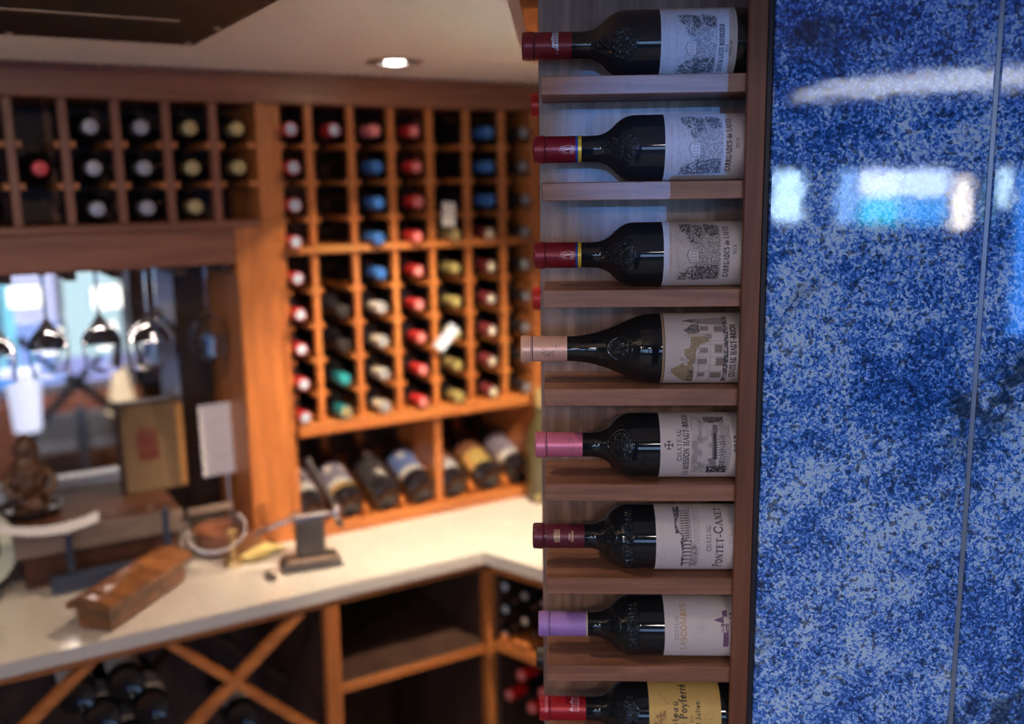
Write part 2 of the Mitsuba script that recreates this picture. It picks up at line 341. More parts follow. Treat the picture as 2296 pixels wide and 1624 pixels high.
class Print:
    """Flat print on a sheet: a along the bottle from the sheet's edge nearest the neck, t around it, in metres."""

    def __init__(self, wa, t0, t1, paper, step=0.00042, seed=1):
        self.na, self.nt = int(wa / step) + 2, int((t1 - t0) / step) + 2
        self.a, self.t = np.linspace(0, wa, self.na), np.linspace(t0, t1, self.nt)
        self.A, self.T = np.meshgrid(self.a, self.t, indexing='ij')
        self.st = step; self.rgb = np.ones((self.na, self.nt, 3)) * np.asarray(paper, float)
        self.seed = seed
        self.rgb *= (1 - 0.07 * meshkit.fbm(np.stack([self.A * 900, self.T * 900, 0 * self.A + seed], -1), 3, seed)[..., None])

    def blend(self, mask, color, sl=(slice(None), slice(None))):
        m = np.clip(mask, 0, 1)[..., None]; self.rgb[sl] = self.rgb[sl] * (1 - m) + np.asarray(color, float) * m

    def seg(self, p, q, w, color, op=1.0):
        i0, i1 = np.searchsorted(self.a, [min(p[0], q[0]) - w - .0008, max(p[0], q[0]) + w + .0008])
        j0, j1 = np.searchsorted(self.t, [min(p[1], q[1]) - w - .0008, max(p[1], q[1]) + w + .0008])
        if i0 >= i1 or j0 >= j1: return
        A, B = self.A[i0:i1, j0:j1], self.T[i0:i1, j0:j1]
        d = np.array([q[0] - p[0], q[1] - p[1]]); L = max(d @ d, 1e-14)
        u = np.clip(((A - p[0]) * d[0] + (B - p[1]) * d[1]) / L, 0, 1)
        dist = np.hypot(A - p[0] - u * d[0], B - p[1] - u * d[1])
        self.blend(op * np.clip((w / 2 + self.st * 0.55 - dist) / (self.st * 1.1), 0, 1), color, (slice(i0, i1), slice(j0, j1)))

    def line(self, pts, w, color, op=1.0):
        for p, q in zip(pts[:-1], pts[1:]): self.seg(p, q, w, color, op)

    def text(self, s, base, cap, t0, t1, color, weight=1.0, small_caps=False, op=1.0):
        """Reads towards +t between t0 and t1, capitals of height cap rising from a = base towards the neck."""
        sizes = [1.0] * len(s)
        if small_caps: sizes = [1.0 if (i == 0 or s[i - 1] in ' -') else 0.72 for i in range(len(s))]
        adv = [GLYPH[c][0] * z + .10 for c, z in zip(s, sizes)]
        k = (t1 - t0) / (sum(adv) - .10); x = 0.0
        for c, z, ad in zip(s, sizes, adv):
            for th, pts in GLYPH[c][1]:
                w = cap * (0.155 if th else 0.075) * weight
                self.line([(base - py * cap * z, t0 + (x + px * z) * k) for px, py in pts], w, color, op)
            x += ad

    def poly(self, pts, color, op=1.0):
        pg = Polygon(pts); a0, b0, a1, b1 = pg.bounds
        i0, i1 = np.searchsorted(self.a, [a0, a1]); j0, j1 = np.searchsorted(self.t, [b0, b1])
        if i0 >= i1 or j0 >= j1: return
        sl = (slice(i0, i1), slice(j0, j1))
        self.blend(op * shapely.contains_xy(pg, self.A[sl], self.T[sl]).astype(float), color, sl)

    def rect(self, a0, a1, t0, t1, color, op=1.0): self.poly([(a0, t0), (a1, t0), (a1, t1), (a0, t1)], color, op)

    def speckle(self, pts, color, scale=1100.0, lo=.45, hi=.62, op=1.0, soft=0.0, stretch=(1, 1), seed=0):
        """Engraved tone: noise-broken ink inside a polygon."""
        pg = Polygon(pts); a0, b0, a1, b1 = pg.bounds
        i0, i1 = np.searchsorted(self.a, [a0, a1]); j0, j1 = np.searchsorted(self.t, [b0, b1])
        if i0 >= i1 or j0 >= j1: return
        sl = (slice(i0, i1), slice(j0, j1)); A, B = self.A[sl], self.T[sl]
        g = meshkit.fbm(np.stack([A * scale * stretch[0], B * scale * stretch[1], 0 * A + seed], -1), 3, self.seed + seed)
        m = np.clip((g - lo) / (hi - lo), 0, 1) * shapely.contains_xy(pg, A, B)
        if soft: m = m * np.clip(shapely.distance(pg.boundary, shapely.points(A, B)) / soft, 0, 1)
        self.blend(op * m, color, sl)

    def ellipse(self, a, t, ra, rt, k=20): return [(a + ra * math.cos(x), t + rt * math.sin(x)) for x in np.linspace(0, 2 * np.pi, k)]


# ------------------------------------------------------------------ the setting
struct('floor', box(-5, 5.5, -6.2, 7, -0.08, 0.0), 'floor_tile')
ceil_poly = [(-3.5, -0.1), (3.5, -0.1), (3.5, 5.0), (-3.5, 5.0)]
DOWN = [(0.8935, 1.966), (1.15, 1.20), (0.16, 1.05), (-0.28, 1.55)]
holes = Polygon([(-3.6, -.1), (3.6, -.1), (3.6, 5.0), (-3.6, 5.0)])
for s_, n_ in DOWN: holes = holes.difference(Point(*(D2 * s_ + N2 * n_)).buffer(.0435, 24))
low = trimesh.creation.extrude_polygon(holes, .08, engine='earcut'); low.apply_translation([0, 0, CEIL])
struct('ceiling', cat(tm(low.vertices, low.faces), box(-3.6, 3.6, -0.1, 5.0, CEIL + .0801, CEIL + 0.6)), 'ceiling_paint', MF)
struct('ceiling_2', box(-5, 5.5, -6.2, -0.1, 0.85, 0.95), 'dining_ceiling', MF)
struct('wall_front', box(-5, 5.5, -6.2, -6.0, -EYE, 0.85), 'room_paint', MF)
struct('wall_left', box(-5.1, -4.9, -6.2, 5, -EYE, 0.85), 'room_paint', MF)
struct('wall_right', box(5.4, 5.6, -6.2, 5, -EYE, 0.85), 'room_paint', MF)
# wall behind the racks, with the opening behind the bar niche
NB = 2.58
HS0, HS1, HZ0, HZ1 = -0.60, 0.535, -0.745, -0.195
struct('wall_back', cat(box(-2.6, HS0, NB, NB + .1, -EYE, CEIL + .05), box(HS1, 3.2, NB, NB + .1, -EYE, CEIL + .05), box(HS0, HS1, NB, NB + .1, -EYE, HZ0), box(HS0, HS1, NB, NB + .1, HZ1, CEIL + .05)), 'dark_panel', MW)

# downlights
def downlight(s, n, gain, label, dome=False):
    t = thing('downlight', label, 'ceiling light', 'recessed downlights')
    ring = lathe([(0.0425, CEIL + .002), (0.0425, CEIL - .003), (0.056, CEIL - .004), (0.060, CEIL - .001), (0.060, CEIL)], 40)
    M = MW @ np.array([[1, 0, 0, s], [0, 1, 0, n], [0, 0, 1, 0], [0, 0, 0, 1.0]])
    part(t, 'trim_ring', ring, 'screw_metal', M, smooth=40)
    can = lathe([(0.0415, 0.0), (0.0415, 0.042), (0.0, 0.042), (0, .044), (.0425, .044), (.0425, 0.0), (.0415, 0)], 32)
    can.vertices[:, 2] += CEIL
    part(t, 'reflector', can, 'lamp_black', M, smooth=40)
    a = np.arange(24) * 2 * np.pi / 24; r = 0.024
    v = np.vstack([np.stack([r * np.cos(a), r * np.sin(a), 0 * a + CEIL + .036], 1), [[0, 0, CEIL + .036]]])
    bulb = tm(v, [[24, (i + 1) % 24, i] for i in range(24)])
    if dome:      # a lens that bulges a little out of the ceiling
        bulb = lathe([(0, -.009), (.010, -.0075), (.018, -.003), (.022, .003)], 28); bulb.vertices[:, 2] += CEIL
    emit_part(key_for(f'{t}__bulb'), bulb, WARM * gain * SPOT_GAIN, M=M)
    return t


SPOTS = []
def spot(s, n, gain, label, aim=(0, 0, -1), cone=48, beam=22):
    downlight(s, n, 150.0 if len(SPOTS) == 0 else (1900.0 if len(SPOTS) == 1 else 1000.0), label, len(SPOTS) == 0)
    o = W(s, n, CEIL - 0.012); d = np.array([aim[0] * D2[0] + aim[1] * N2[0], aim[0] * D2[1] + aim[1] * N2[1], aim[2]])
    k = len(SPOTS); SPOTS.append(1)
    scene[f'downlight_beam_{k}'] = {'type': 'spot', 'intensity': {'type': 'rgb', 'value': [float(x) for x in WARM * gain * SPOT_GAIN]}, 'cutoff_angle': cone, 'beam_width': beam,
                                    'to_world': T().look_at(origin=o.tolist(), target=(o + d).tolist(), up=[0.3, 1, 0.1])}


spot(0.8935, 1.966, 6.0, 'lit recessed downlight in the beige ceiling in front of the tall bottle rack', cone=46, beam=26)
spot(1.15, 1.20, 11.0, 'recessed downlight behind the bottle column, before the tall rack', aim=(-.10, 1.10, -1), cone=25, beam=16)
spot(0.16, 1.05, 1.2, 'recessed downlight in the ceiling before the lattice bin', aim=(.2, .7, -1), cone=62, beam=30)
spot(-0.28, 1.55, 0.6, 'recessed downlight over the left end of the counter', aim=(.55, .75, -1), cone=30, beam=16)


def fill_uplight(s, n, z, gain, label):  # unseen lamps, added to brighten the wine room ceiling
    t = thing('uplight', label, 'fill lamp', 'added_uplights')
    M = MW @ frame((s, n, z), (0, 0, 1), (1, 0, 0))
    part(t, 'shade', lathe([(0, -.10), (.03, -.098), (.060, -.075), (.068, .004), (.064, .004), (.058, -.056), (0, -.060)], 36), 'brass', M, smooth=40)
    part(t, 'arm', tube([(0, 0, -.0995), (0, 0, -.6), (.0, .0, -(EYE + z) + .012)], .008, 8), 'brass', M)
    part(t, 'foot', lathe([(0, -(EYE + z) + .001), (.11, -(EYE + z) + .001), (.11, -(EYE + z) + .010), (.02, -(EYE + z) + .016), (0, -(EYE + z) + .016)], 32), 'brass', M, smooth=40)
    a = np.arange(24) * 2 * np.pi / 24
    v = np.vstack([np.stack([.050 * np.cos(a), .050 * np.sin(a), 0 * a - .050], 1), [[0, 0, -.050]]])
    emit_part(f'{t}__bulb', tm(v, [[24, i, (i + 1) % 24] for i in range(24)]), np.array((1.0, .80, .62)) * gain, M=M)


fill_uplight(1.30, 0.90, -.52, 760.0 * SPOT_GAIN, 'added unseen brass uplight behind the bottle column')
fill_uplight(-.95, 1.60, -.52, 190.0 * SPOT_GAIN, 'added unseen brass uplight at the left end of the counter')
fill_uplight(-.62, .62, -.52, 480.0 * SPOT_GAIN, 'added unseen brass uplight beside the entrance to the wine corner')

# black ceiling panel
bp = thing('ceiling_panel', 'flat black metal panel with screws mounted on the beige ceiling', 'ceiling panel')
part(bp, 'plate', box(-0.75, 0.441, 0.75, 1.812, CEIL - .012, CEIL - .0005), 'panel_black', MW)
for s, n in ((0.428, 1.60), (0.425, 1.78), (0.15, 1.785), (-0.2, 1.785), (0.428, 1.2)):
    part(bp, 'screw', moved(lathe([(0, -.003), (.005, -.003), (.0065, 0)], 14), np.array([[1, 0, 0, s], [0, -1, 0, n], [0, 0, 1, CEIL - .012], [0, 0, 0, 1.0]])), 'screw_metal', MW, smooth=True)
part(bp, 'slot_bar', box(0.10, 0.36, 1.545, 1.556, CEIL - .015, CEIL - .012), 'chest_band', MW)

# timber fascia on the ceiling behind the bottle column
struct('trim_2', box(-0.046, 0.12, 1.255, 1.93, CEIL - .03, CEIL - .0005), 'cherry_deep', MF)

# ------------------------------------------------------------------ back bar joinery (frame s, n, z rel)
FN = 2.258
struct('trim_1', box(-1.2, 1.45, FN - .006, NB, 0.188, CEIL - .0005, .002), 'dim_cherry_along', MW)
bar = thing('back_bar_frame', 'cherry wood back bar with small bottle cubbies above an open niche', 'bar cabinet')
part(bar, 'upper_post', box(.676, .714, FN, FN + .30, -.0735, .1875, .002), 'cherry_upright', MW)
part(bar, 'post', box(.614, .714, FN, FN + .30, TOP + .0005, -.0745, .002), 'cherry_upright', MW)
part(bar, 'header', box(-1.2, .613, FN, FN + .022, -.172, -.092, .002), 'dim_cherry_along', MW)
part(bar, 'cubby_floor', box(-1.2, .675, FN - .004, NB - .012, -.091, -.0742, .002), 'dim_cherry_along', MW)
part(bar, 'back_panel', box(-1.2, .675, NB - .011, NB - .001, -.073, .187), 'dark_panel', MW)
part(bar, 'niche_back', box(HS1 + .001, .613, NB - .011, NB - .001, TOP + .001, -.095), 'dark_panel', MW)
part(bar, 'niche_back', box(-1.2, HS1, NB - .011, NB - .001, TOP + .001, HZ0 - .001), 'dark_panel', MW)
CUB = [.274, .377, .480, .581]
for s in [.172, .068, -.036] + CUB:
    part(bar, 'divider', box(s - .009, s + .009, FN + .002, FN + .024, -.0735, .187, .0015), 'dim_cherry_upright', MW)
    part(bar, 'rear_divider', box(s - .009, s + .009, NB - .036, NB - .014, -.0735, .187, .0015), 'dim_cherry_upright', MW)
ROWS = [.1295, .0435, -.0425, -.1275, -.2130, -.2985, -.3830, -.4665, -.5500]
for s in [-.036, .068, .172] + CUB:
    for z in ROWS[:2]:
        for sg in (-1, 1):
            part(bar, 'cleat', box(s + sg * .0150 - .0055, s + sg * .0150 + .0055, FN + .003, NB - .014, z - .043, z - .029, .001), 'cherry_deep', MW)
for z in ROWS[:2]:
    part(bar, 'cleat', box(.656, .6755, FN + .006, NB - .014, z - .043, z - .029, .001), 'cherry_deep', MW)
# stemware rails under the header
for s in (-.16, -.05, .06, .15, .275, .37, .505, .605):
    part(bar, 'stemware_rail', box(s - .022, s + .0, FN + .03, NB - .06, -.193, -.175, .001), 'dark_panel', MW)
part(bar, 'stemware_board', box(-1.2, .613, FN + .024, NB - .014, -.1745, -.166, .001), 'dark_panel', MW)

# tall rack
rk = thing('wine_rack', 'tall cherry wood rack of seven bottle columns above the white counter', 'wine rack')
part(rk, 'side_panel', box(.7145, .733, FN, NB - .012, TOP + .0005, .187, .002), 'cherry_upright', MW)
part(rk, 'side_panel', box(1.408, 1.440, FN - .01, NB - .012, TOP + .0005, .187, .002), 'cherry_upright', MW)
DIV = [.801 + .105 * i for i in range(6)]
for s in DIV:
    for n0, n1, nm in ((FN, FN + .017, 'divider'), (NB - .036, NB - .014, 'rear_divider')):
        part(rk, nm, box(s - .0092, s + .0092, n0, n1, -.140, .1875, .002), 'cherry_upright', MW)
        part(rk, nm, box(s - .0092, s + .0092, n0, n1, -.5695, -.1605, .002), 'cherry_upright', MW)
part(rk, 'middle_rail', box(.7335, 1.4075, FN - .006, NB - .014, -.1600, -.1405, .002), 'cherry_along', MW)
part(rk, 'lower_rail', box(.7335, 1.4075, FN - .022, NB - .014, -.6000, -.5700, .002), 'cherry_along', MW)
part(rk, 'base_rail', box(.7335, 1.4075, FN - .018, FN + .004, TOP + .0005, -.8325, .002), 'cherry_along', MW)
for i in range(7):
    s0 = .7495 + .1045 * i
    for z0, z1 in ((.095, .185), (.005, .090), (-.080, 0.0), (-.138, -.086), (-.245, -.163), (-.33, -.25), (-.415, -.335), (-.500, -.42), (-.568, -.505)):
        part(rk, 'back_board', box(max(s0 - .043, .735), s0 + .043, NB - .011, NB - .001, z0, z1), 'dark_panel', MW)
for i, s in enumerate([.733 - .011] + DIV + [1.408 + .011]):
    for r, z in enumerate(ROWS):
        if r in (3, 8): continue
        for sg in (-1, 1):
            if (i == 0 and sg < 0) or (i == 7 and sg > 0): continue
            part(rk, 'cleat', box(s + sg * .0150 - .0055, s + sg * .0150 + .0055, FN + .001, NB - .014, z - .042, z - .030, .0015), 'cherry_deep', MW)
# display bay with sloping floor
AL = math.radians(20); ca, sa = math.cos(AL), math.sin(AL)
MS = MW @ frame((0, 2.262, -.846), (0, -sa, ca), (1, 0, 0))       # local x along s, y up the slope
part(rk, 'display_floor', box(.734, 1.407, 0.002, .30, -.010, 0.0, .001), 'cherry_along', MS)
for s in DIV:
    if abs(s - 1.116) < .01: continue
    part(rk, 'separator', box(s - .010, s + .010, .012, .28, 0.0005, .028, .002), 'cherry_deep', MS)
    part(rk, 'back_slat', box(s - .009, s + .009, NB - .03, NB - .0125, -.733, -.6005, .001), 'cherry_upright', MW)
part(rk, 'middle_post', box(1.105, 1.127, FN, FN + .24, -.838, -.6005, .002), 'cherry_upright', MW)
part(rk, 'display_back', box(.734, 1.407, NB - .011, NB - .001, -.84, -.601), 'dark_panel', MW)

# counter: one continuous slab with a corner
cpts = [(-1.3, 1.927), (1.063, 1.927)]
ret = MR @ np.array([0.75, 0, 0, 1.0]); 
def to_sn(xy): return (xy[0] * D2[0] + xy[1] * D2[1], xy[0] * N2[0] + xy[1] * N2[1])
q1 = to_sn(ret[:2]); q2 = to_sn((MR @ np.array([0.75, 0.70, 0, 1.0]))[:2])
foot = Polygon(cpts + [q1, q2, (1.441, FN + .31), (1.441, NB - .012), (-1.3, NB - .012)])
slab = trimesh.creation.extrude_polygon(foot.buffer(-.003, join_style=2).buffer(.003), 0.028, engine='earcut'); slab.apply_translation([0, 0, TOP - .028])
single('counter_top', tm(slab.vertices, slab.faces), 'quartz', 'long pale stone counter below the racks, turning towards the bottle column', 'counter', MW)

# lower cabinets
lc = thing('lower_cabinet', 'cherry wood cabinet below the counter with a lattice bin and an open shelf', 'cabinet')
CB, CF, ZB = 2.54, 1.945, -1.70
part(lc, 'top_rail', box(-1.3, 1.066, CF - .006, CF + .02, -.906, TOP - .0285, .001), 'cherry_along', MW)
part(lc, 'post', box(.670, .703, CF - .004, CF + .025, ZB, -.9065, .002), 'cherry_upright', MW)
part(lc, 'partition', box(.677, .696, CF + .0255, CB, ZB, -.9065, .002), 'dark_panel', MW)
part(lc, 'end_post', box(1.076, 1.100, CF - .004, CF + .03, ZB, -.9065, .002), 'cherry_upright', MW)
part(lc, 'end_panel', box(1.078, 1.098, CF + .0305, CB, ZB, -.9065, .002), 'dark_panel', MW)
part(lc, 'shelf', box(.7035, 1.0755, CF + .0125, CB, -1.122, -1.105, .0015), 'dark_panel', MW)  # dark wood puts the shade inside the cabinet into this board
part(lc, 'shelf_edge', box(.7035, 1.0755, CF, CF + .012, -1.124, -1.104, .0015), 'cherry_along', MW)  # only the lit front edge of the shelf stays cherry
part(lc, 'bottom', box(-1.3, 1.100, CF, CB, ZB - .03, ZB - .0005, .002), 'cherry_along', MW)
part(lc, 'back_panel', box(-1.3, 1.100, CB + .001, CB + .012, ZB, -.889), 'dark_panel', MW)
def board(p, q, n0, n1, th=.014):
    p, q = np.array(p), np.array(q); L = np.linalg.norm(q - p); a = (q - p) / L
    M = np.eye(4); M[:3, 0] = [a[0], 0, a[1]]; M[:3, 1] = [0, 1, 0]; M[:3, 2] = [-a[1], 0, a[0]]; M[:3, 3] = [p[0], 0, p[1]]
    return moved(box(0, L, n0, n1, -th / 2, th / 2, .0015), M)
P0 = np.array([.47, -1.033])
u1, u2 = np.array([.78, .626]), np.array([-.716, .698]); u1 /= np.linalg.norm(u1); u2 /= np.linalg.norm(u2)
P1 = np.array([.204, -.904])
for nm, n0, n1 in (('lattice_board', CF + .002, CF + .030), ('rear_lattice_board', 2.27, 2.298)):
    wd = 'cherry_along' if nm == 'lattice_board' else 'dark_panel'  # rear boards get the dark wood in place of shade
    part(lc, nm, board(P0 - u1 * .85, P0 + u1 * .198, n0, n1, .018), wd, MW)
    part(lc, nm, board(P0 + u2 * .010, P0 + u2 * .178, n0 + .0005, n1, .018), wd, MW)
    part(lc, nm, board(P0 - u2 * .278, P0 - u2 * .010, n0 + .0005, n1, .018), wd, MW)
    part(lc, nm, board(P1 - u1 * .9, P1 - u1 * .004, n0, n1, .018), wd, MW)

# return cabinet (frame along the counter's return)
rc = thing('corner_cabinet', 'dark bin cabinet under the short end of the counter holding red capped bottles', 'cabinet')
part(rc, 'top_rail', box(.01, .74, .012, .03, -.91, TOP - .0285, .001), 'cherry_return', MR)
part(rc, 'shelf', box(.018, .74, .012, .40, -1.108, -1.085, .0015), 'cherry_return', MR)
part(rc, 'back_panel', box(.018, .74, .402, .412, ZB, -.89), 'dark_panel', MR)
part(rc, 'side_panel', box(.005, .0175, .03, .40, ZB, -.911), 'dark_panel', MR)
for z in (-.9675, -1.0315):
    for q in (.0185, .0645, .123):
        part(rc, 'cleat', box(q, q + .010, .022, .39, z - .012, z, .001), 'dark_panel', MR)

# ------------------------------------------------------------------ small background bottles
L0 = 0.298
def prof_small():
    return [(0, .012), (.020, .006), (.032, .0), (.0358, .004), (.0368, .010), (.0368, .178), (.0355, .190), (.030, .204), (.022, .217), (.0165, .230), (.0148, .242), (.0145, .2425)]
SM_GLASS = mikit.ply(lathe(prof_small() + [(.0143, .290), (0, .290)], 28), 'bottle_black', smooth=35)
_cap = lathe([(.0146, .240), (.0152, .2402), (.0150, .283), (.0160, .2835), (.0160, .2975), (.0150, .299), (.0135, .2993)], 24)
_top = lathe([(.0136, .2992), (.0, .2996)], 24)
_cache = {}
def cap_shape(c, which):
    if (c, which) not in _cache: _cache[c, which] = mikit.ply(_cap if which == 0 else _top, 'foil_' + c, smooth=30 if which == 0 else False)
    return _cache[c, which]
WORD = {'red': 'red', 'pale': 'pale silver', 'rose': 'pink', 'teal': 'teal', 'green': 'green', 'olive': 'olive gold', 'cream': 'cream', 'wine': 'dark wine-red', 'blue': 'blue', 'black': 'black', 'grey': 'grey', 'gold': 'gold', 'bright_red': 'bright red'}  # blue here is window reflection put into the foil, not capsule colour


def small_bottle(M, side, top, label, group, name='wine_bottle'):
    t = thing(name, label, 'bottle', group)
    put(t, 'glass', SM_GLASS, M); put(t, 'capsule', cap_shape(side, 0), M)
    put(f'{t}__capsule', 'top', cap_shape(top, 1), M)
    return t


ORD = ['first', 'second', 'third', 'fourth', 'fifth', 'sixth', 'seventh', 'eighth', 'ninth']
def out_frame(s, z, n_tip=2.235):      # lying, neck towards the room
    M3 = MW @ frame((s, n_tip + .2996, z), (0, -1, 0), (0, 0, 1)); return M3


RACK = {0: [('red', 'pale')] * 9,
        1: [('red', 'pale'), None, None, None, None, ('black', 'black'), ('black', 'black'), ('teal', 'teal'), ('teal', 'gold')],
        2: [('rose', 'rose'), ('blue', 'blue'), ('blue', 'blue'), ('blue', 'blue'), ('blue', 'blue'), ('cream', 'grey'), ('cream', 'grey'), ('cream', 'grey'), ('cream', 'grey')],  # the blue foils paint a bluish window reflection
        3: [('red', 'rose')] * 9,
        4: [None, None, None, ('gold', 'gold'), ('olive', 'olive'), ('olive', 'olive'), ('olive', 'olive'), ('olive', 'olive'), ('olive', 'olive')],
        5: [('blue', 'blue'), ('blue', 'blue'), ('blue', 'blue'), ('wine', 'cream'), ('wine', 'cream'), ('wine', 'cream'), ('wine', 'cream'), ('wine', 'cream'), ('wine', 'cream')],  # first three: reflected window blue painted into the foil
        6: [('black', 'grey')] * 9}
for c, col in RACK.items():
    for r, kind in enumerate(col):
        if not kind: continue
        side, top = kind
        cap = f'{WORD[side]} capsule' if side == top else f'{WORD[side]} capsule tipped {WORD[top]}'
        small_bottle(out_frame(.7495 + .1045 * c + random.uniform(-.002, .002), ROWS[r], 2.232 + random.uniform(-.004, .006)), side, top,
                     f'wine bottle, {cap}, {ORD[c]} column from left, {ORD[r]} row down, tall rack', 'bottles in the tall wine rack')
CUBB = {(.3265, 0): 'grey', (.3265, 1): 'grey', (.3265, 2): 'grey', (.4285, 0): 'grey', (.4285, 1): 'grey', (.4285, 2): 'grey', (.5310, 0): 'gold', (.5310, 1): 'gold', (.5310, 2): 'gold', (.635, 0): 'gold', (.634, 1): 'gold', (.223, 1): 'red',
        (.120, 0): 'black', (.120, 1): 'black', (.120, 2): 'black'}
cubcol = {.3265: 'third', .4285: 'fourth', .5310: 'fifth', .635: 'rightmost', .634: 'rightmost', .223: 'second', .120: 'first'}
for (s, r), c in CUBB.items():
    small_bottle(out_frame(s, ROWS[r] + .001, 2.262), c, c, f'wine bottle with {WORD[c]} capsule end, {cubcol[s]} cubby column from left, {("top", "middle", "bottom")[r]} row', 'bottles in the small cubbies')

# paper tags hanging on two bottle necks of the rack
def tag_sheet(w, h, th=.0008, bend=.004):
    k = 9; x = np.linspace(-w / 2, w / 2, 5); y = np.linspace(0, -h, k)
    X, Y = np.meshgrid(x, y, indexing='ij'); Z = bend * np.sin(np.pi * Y / h * -1)
    P = np.stack([X, Y, Z], -1); a = grid_mesh(P); b = grid_mesh(P + [0, 0, th]); b.faces = b.faces[:, ::-1]
    return cat(a, b)
tg = thing('price_tag', 'white paper tag curling down over an empty cell of the tall rack', 'tag', None)
part(tg, 'paper', tag_sheet(.036, .062), 'paper_white', MW @ frame((1.153, 2.238, -.044), (-.15, -1, .12), (1, -.05, -.1)))
tg2 = thing('price_tag', 'white paper tag tilted beside an olive capped bottle low in the tall rack', 'tag', None)
part(tg2, 'paper', tag_sheet(.034, .078), 'paper_white', MW @ frame((1.158, 2.226, -.360), (-.1, -1, .1), (.72, -.05, -.70)))

# the seven display bottles
plain('bottle_satin', (0.006, 0.007, 0.010), 0.11, 0.7)
DIS = mikit.ply(lathe([(0, .016), (.022, .008), (.034, .0), (.0385, .004), (.0400, .012), (.0400, .175), (.0385, .188), (.032, .203), (.023, .216), (.0165, .230), (.0145, .245), (.0143, .290), (0, .290)], 40), 'bottle_satin', smooth=35)
def band(l0, l1, r=.0403, a=1.45, k=24):
    an = np.linspace(-a, a, k); z = np.linspace(l0, l1, 3)
    A, Z = np.meshgrid(an, z, indexing='ij'); return grid_mesh(np.stack([r * np.cos(A), r * np.sin(A), Z], -1))
def spot_disc(l, a0, rad, r=.0406):
    k = 20; th = np.arange(k + 1) * 2 * np.pi / k; q = np.linspace(0, rad, 7)
    Q, H = np.meshgrid(q, th, indexing='ij'); A = a0 + Q * np.cos(H) / r; Z = l + Q * np.sin(H)
    return grid_mesh(np.stack([r * np.cos(A), r * np.sin(A), Z], -1))
DISPLAY = [
    (.7625, 'slate label above a white band, leftmost in the display row', [('slate', .078, .150), ('white', .040, .077)], [('white', .128, .25, .013)]),
    (.8640, 'slate label with two pale dots, second in the display row', [('slate', .072, .138), ('white', .050, .071), ('amber', .034, .046)], [('white', .115, .55, .014), ('white', .120, -.55, .014)]),
    (.9660, 'black label with white script, third in the display row', [('ink', .040, .130)], [('silver', .066, .1, .017), ('silver', .052, .4, .010), ('silver', .150, .1, .012), ('grey', .100, .5, .008)]),
    (1.0685, 'blue label with white discs, fourth in the display row', [('blue', .075, .145), ('white', .050, .074)], [('white', .125, -.35, .013), ('silver', .112, .75, .011)]),
    (1.1665, 'plain white label, right of the middle post, display row', [('white', .030, .085), ('brown', .0855, .110)], []),
    (1.2720, 'amber and brown label, second from right in the display row', [('amber', .032, .100), ('brown', .1005, .135)], []),
    (1.3740, 'grey label over a white band, rightmost in display row', [('slate', .078, .150), ('white', .044, .077)], [('silver', .120, .7, .010)]),
]
for s, what, bands, dots in DISPLAY:
    t = thing('display_bottle', f'reclined dark bottle, {what}', 'bottle', 'display bottles above the counter')
    o = MS @ np.array([s, .020, .0408, 1.0]); zd = MS[:3, 1]; xd = MS[:3, 2]
    M = frame(o[:3], zd, xd)
    put(t, 'glass', DIS, M); put(t, 'capsule', cap_shape('black', 0), M)
    for c, l0, l1 in bands: part(t, 'paper_label', band(l0, l1), 'paper_' + c, M, smooth=True, label=f'{c} paper label')
    for c, l, a0, rad in dots: part(f'{t}__paper_label', 'spot', spot_disc(l, a0, rad), 'paper_' + c, M)

# bottles lying in the lattice bin
LATT = [(.262, -.990, 'white', 'topmost of the lattice bin pile'), (.306, -1.058, 'white', 'rightmost of the lattice bin pile'), (.212, -1.050, 'white', 'middle of the lattice bin pile'), (.170, -.992, 'grey', 'far left of the lattice bin pile'), (.488, -1.136, 'grey', 'below the crossing of the lattice boards'),
        (.262, -1.118, 'grey', 'lowest of the lattice bin pile')]
for s, z, c, what in LATT:
    t = thing('binned_bottle', f'dark bottle lying base outward, {"pale" if c == "white" else "grey"} label, {what}', 'bottle', 'bottles in the lattice bin')
    M = MW @ frame((s, 1.985, z), (0, 1, 0), (.1, 0, 1))
    put(t, 'glass', SM_GLASS, M); put(t, 'capsule', cap_shape('black', 0), M)
    part(t, 'paper_label', band(.030, .105, .0371, 1.1), 'paper_white' if c == 'white' else 'paper_silver', M, smooth=True)

# bottles in the corner cabinet
for q, z, a, b, what in ((.041, -.944, 'black', 'pale', 'top left'), (.041, -1.001, 'black', 'pale', 'middle left'), (.040, -1.066, 'black', 'grey', 'bottom left'), (.100, -.952, 'black', 'grey', 'top middle'), (.100, -.9835, 'black', 'cream', ''), (.100, -1.015, 'black', 'grey', 'bottom middle'), (.160, -.955, 'black', 'grey', 'top right')):
    if not what: continue
    M = MR @ frame((q, .325, z), (0, -1, 0), (0, 0, 1)); M[:3, :3] *= np.array([.72, .72, 1.0])[None]
    if what == 'bottom middle': b = 'cream'
    small_bottle(M, a, b, f'dark bottle with {WORD[b]} tip, {what} on the corner cabinet shelf', 'bottles in the corner cabinet', 'bin_bottle')
for q, z, what in ((.112, -1.147, 'uppermost'), (.080, -1.198, 'second'), (.043, -1.262, 'lower left'), (.112, -1.272, 'lower right'), (.146, -1.222, 'rightmost')):
    M = MR @ frame((q, .330, z), (0, -1, .12), (0, 0, 1)); M[:3, :3] *= np.array([.9, .9, 1.0])[None]
    small_bottle(M, 'bright_red', 'rose', f'dark bottle with bright red capsule, {what} of those below the corner shelf', 'red capped bottles in the corner cabinet', 'bin_bottle')
for q0, q1, what in ((.030, .052, 'small'), (.066, .118, 'larger')):
    single('wood_block', box(q0, q1, .014, .06, -1.0845, -1.066, .004), 'cherry_return', f'{what} lit wooden block on the shelf edge of the corner cabinet', 'wooden block', MR)

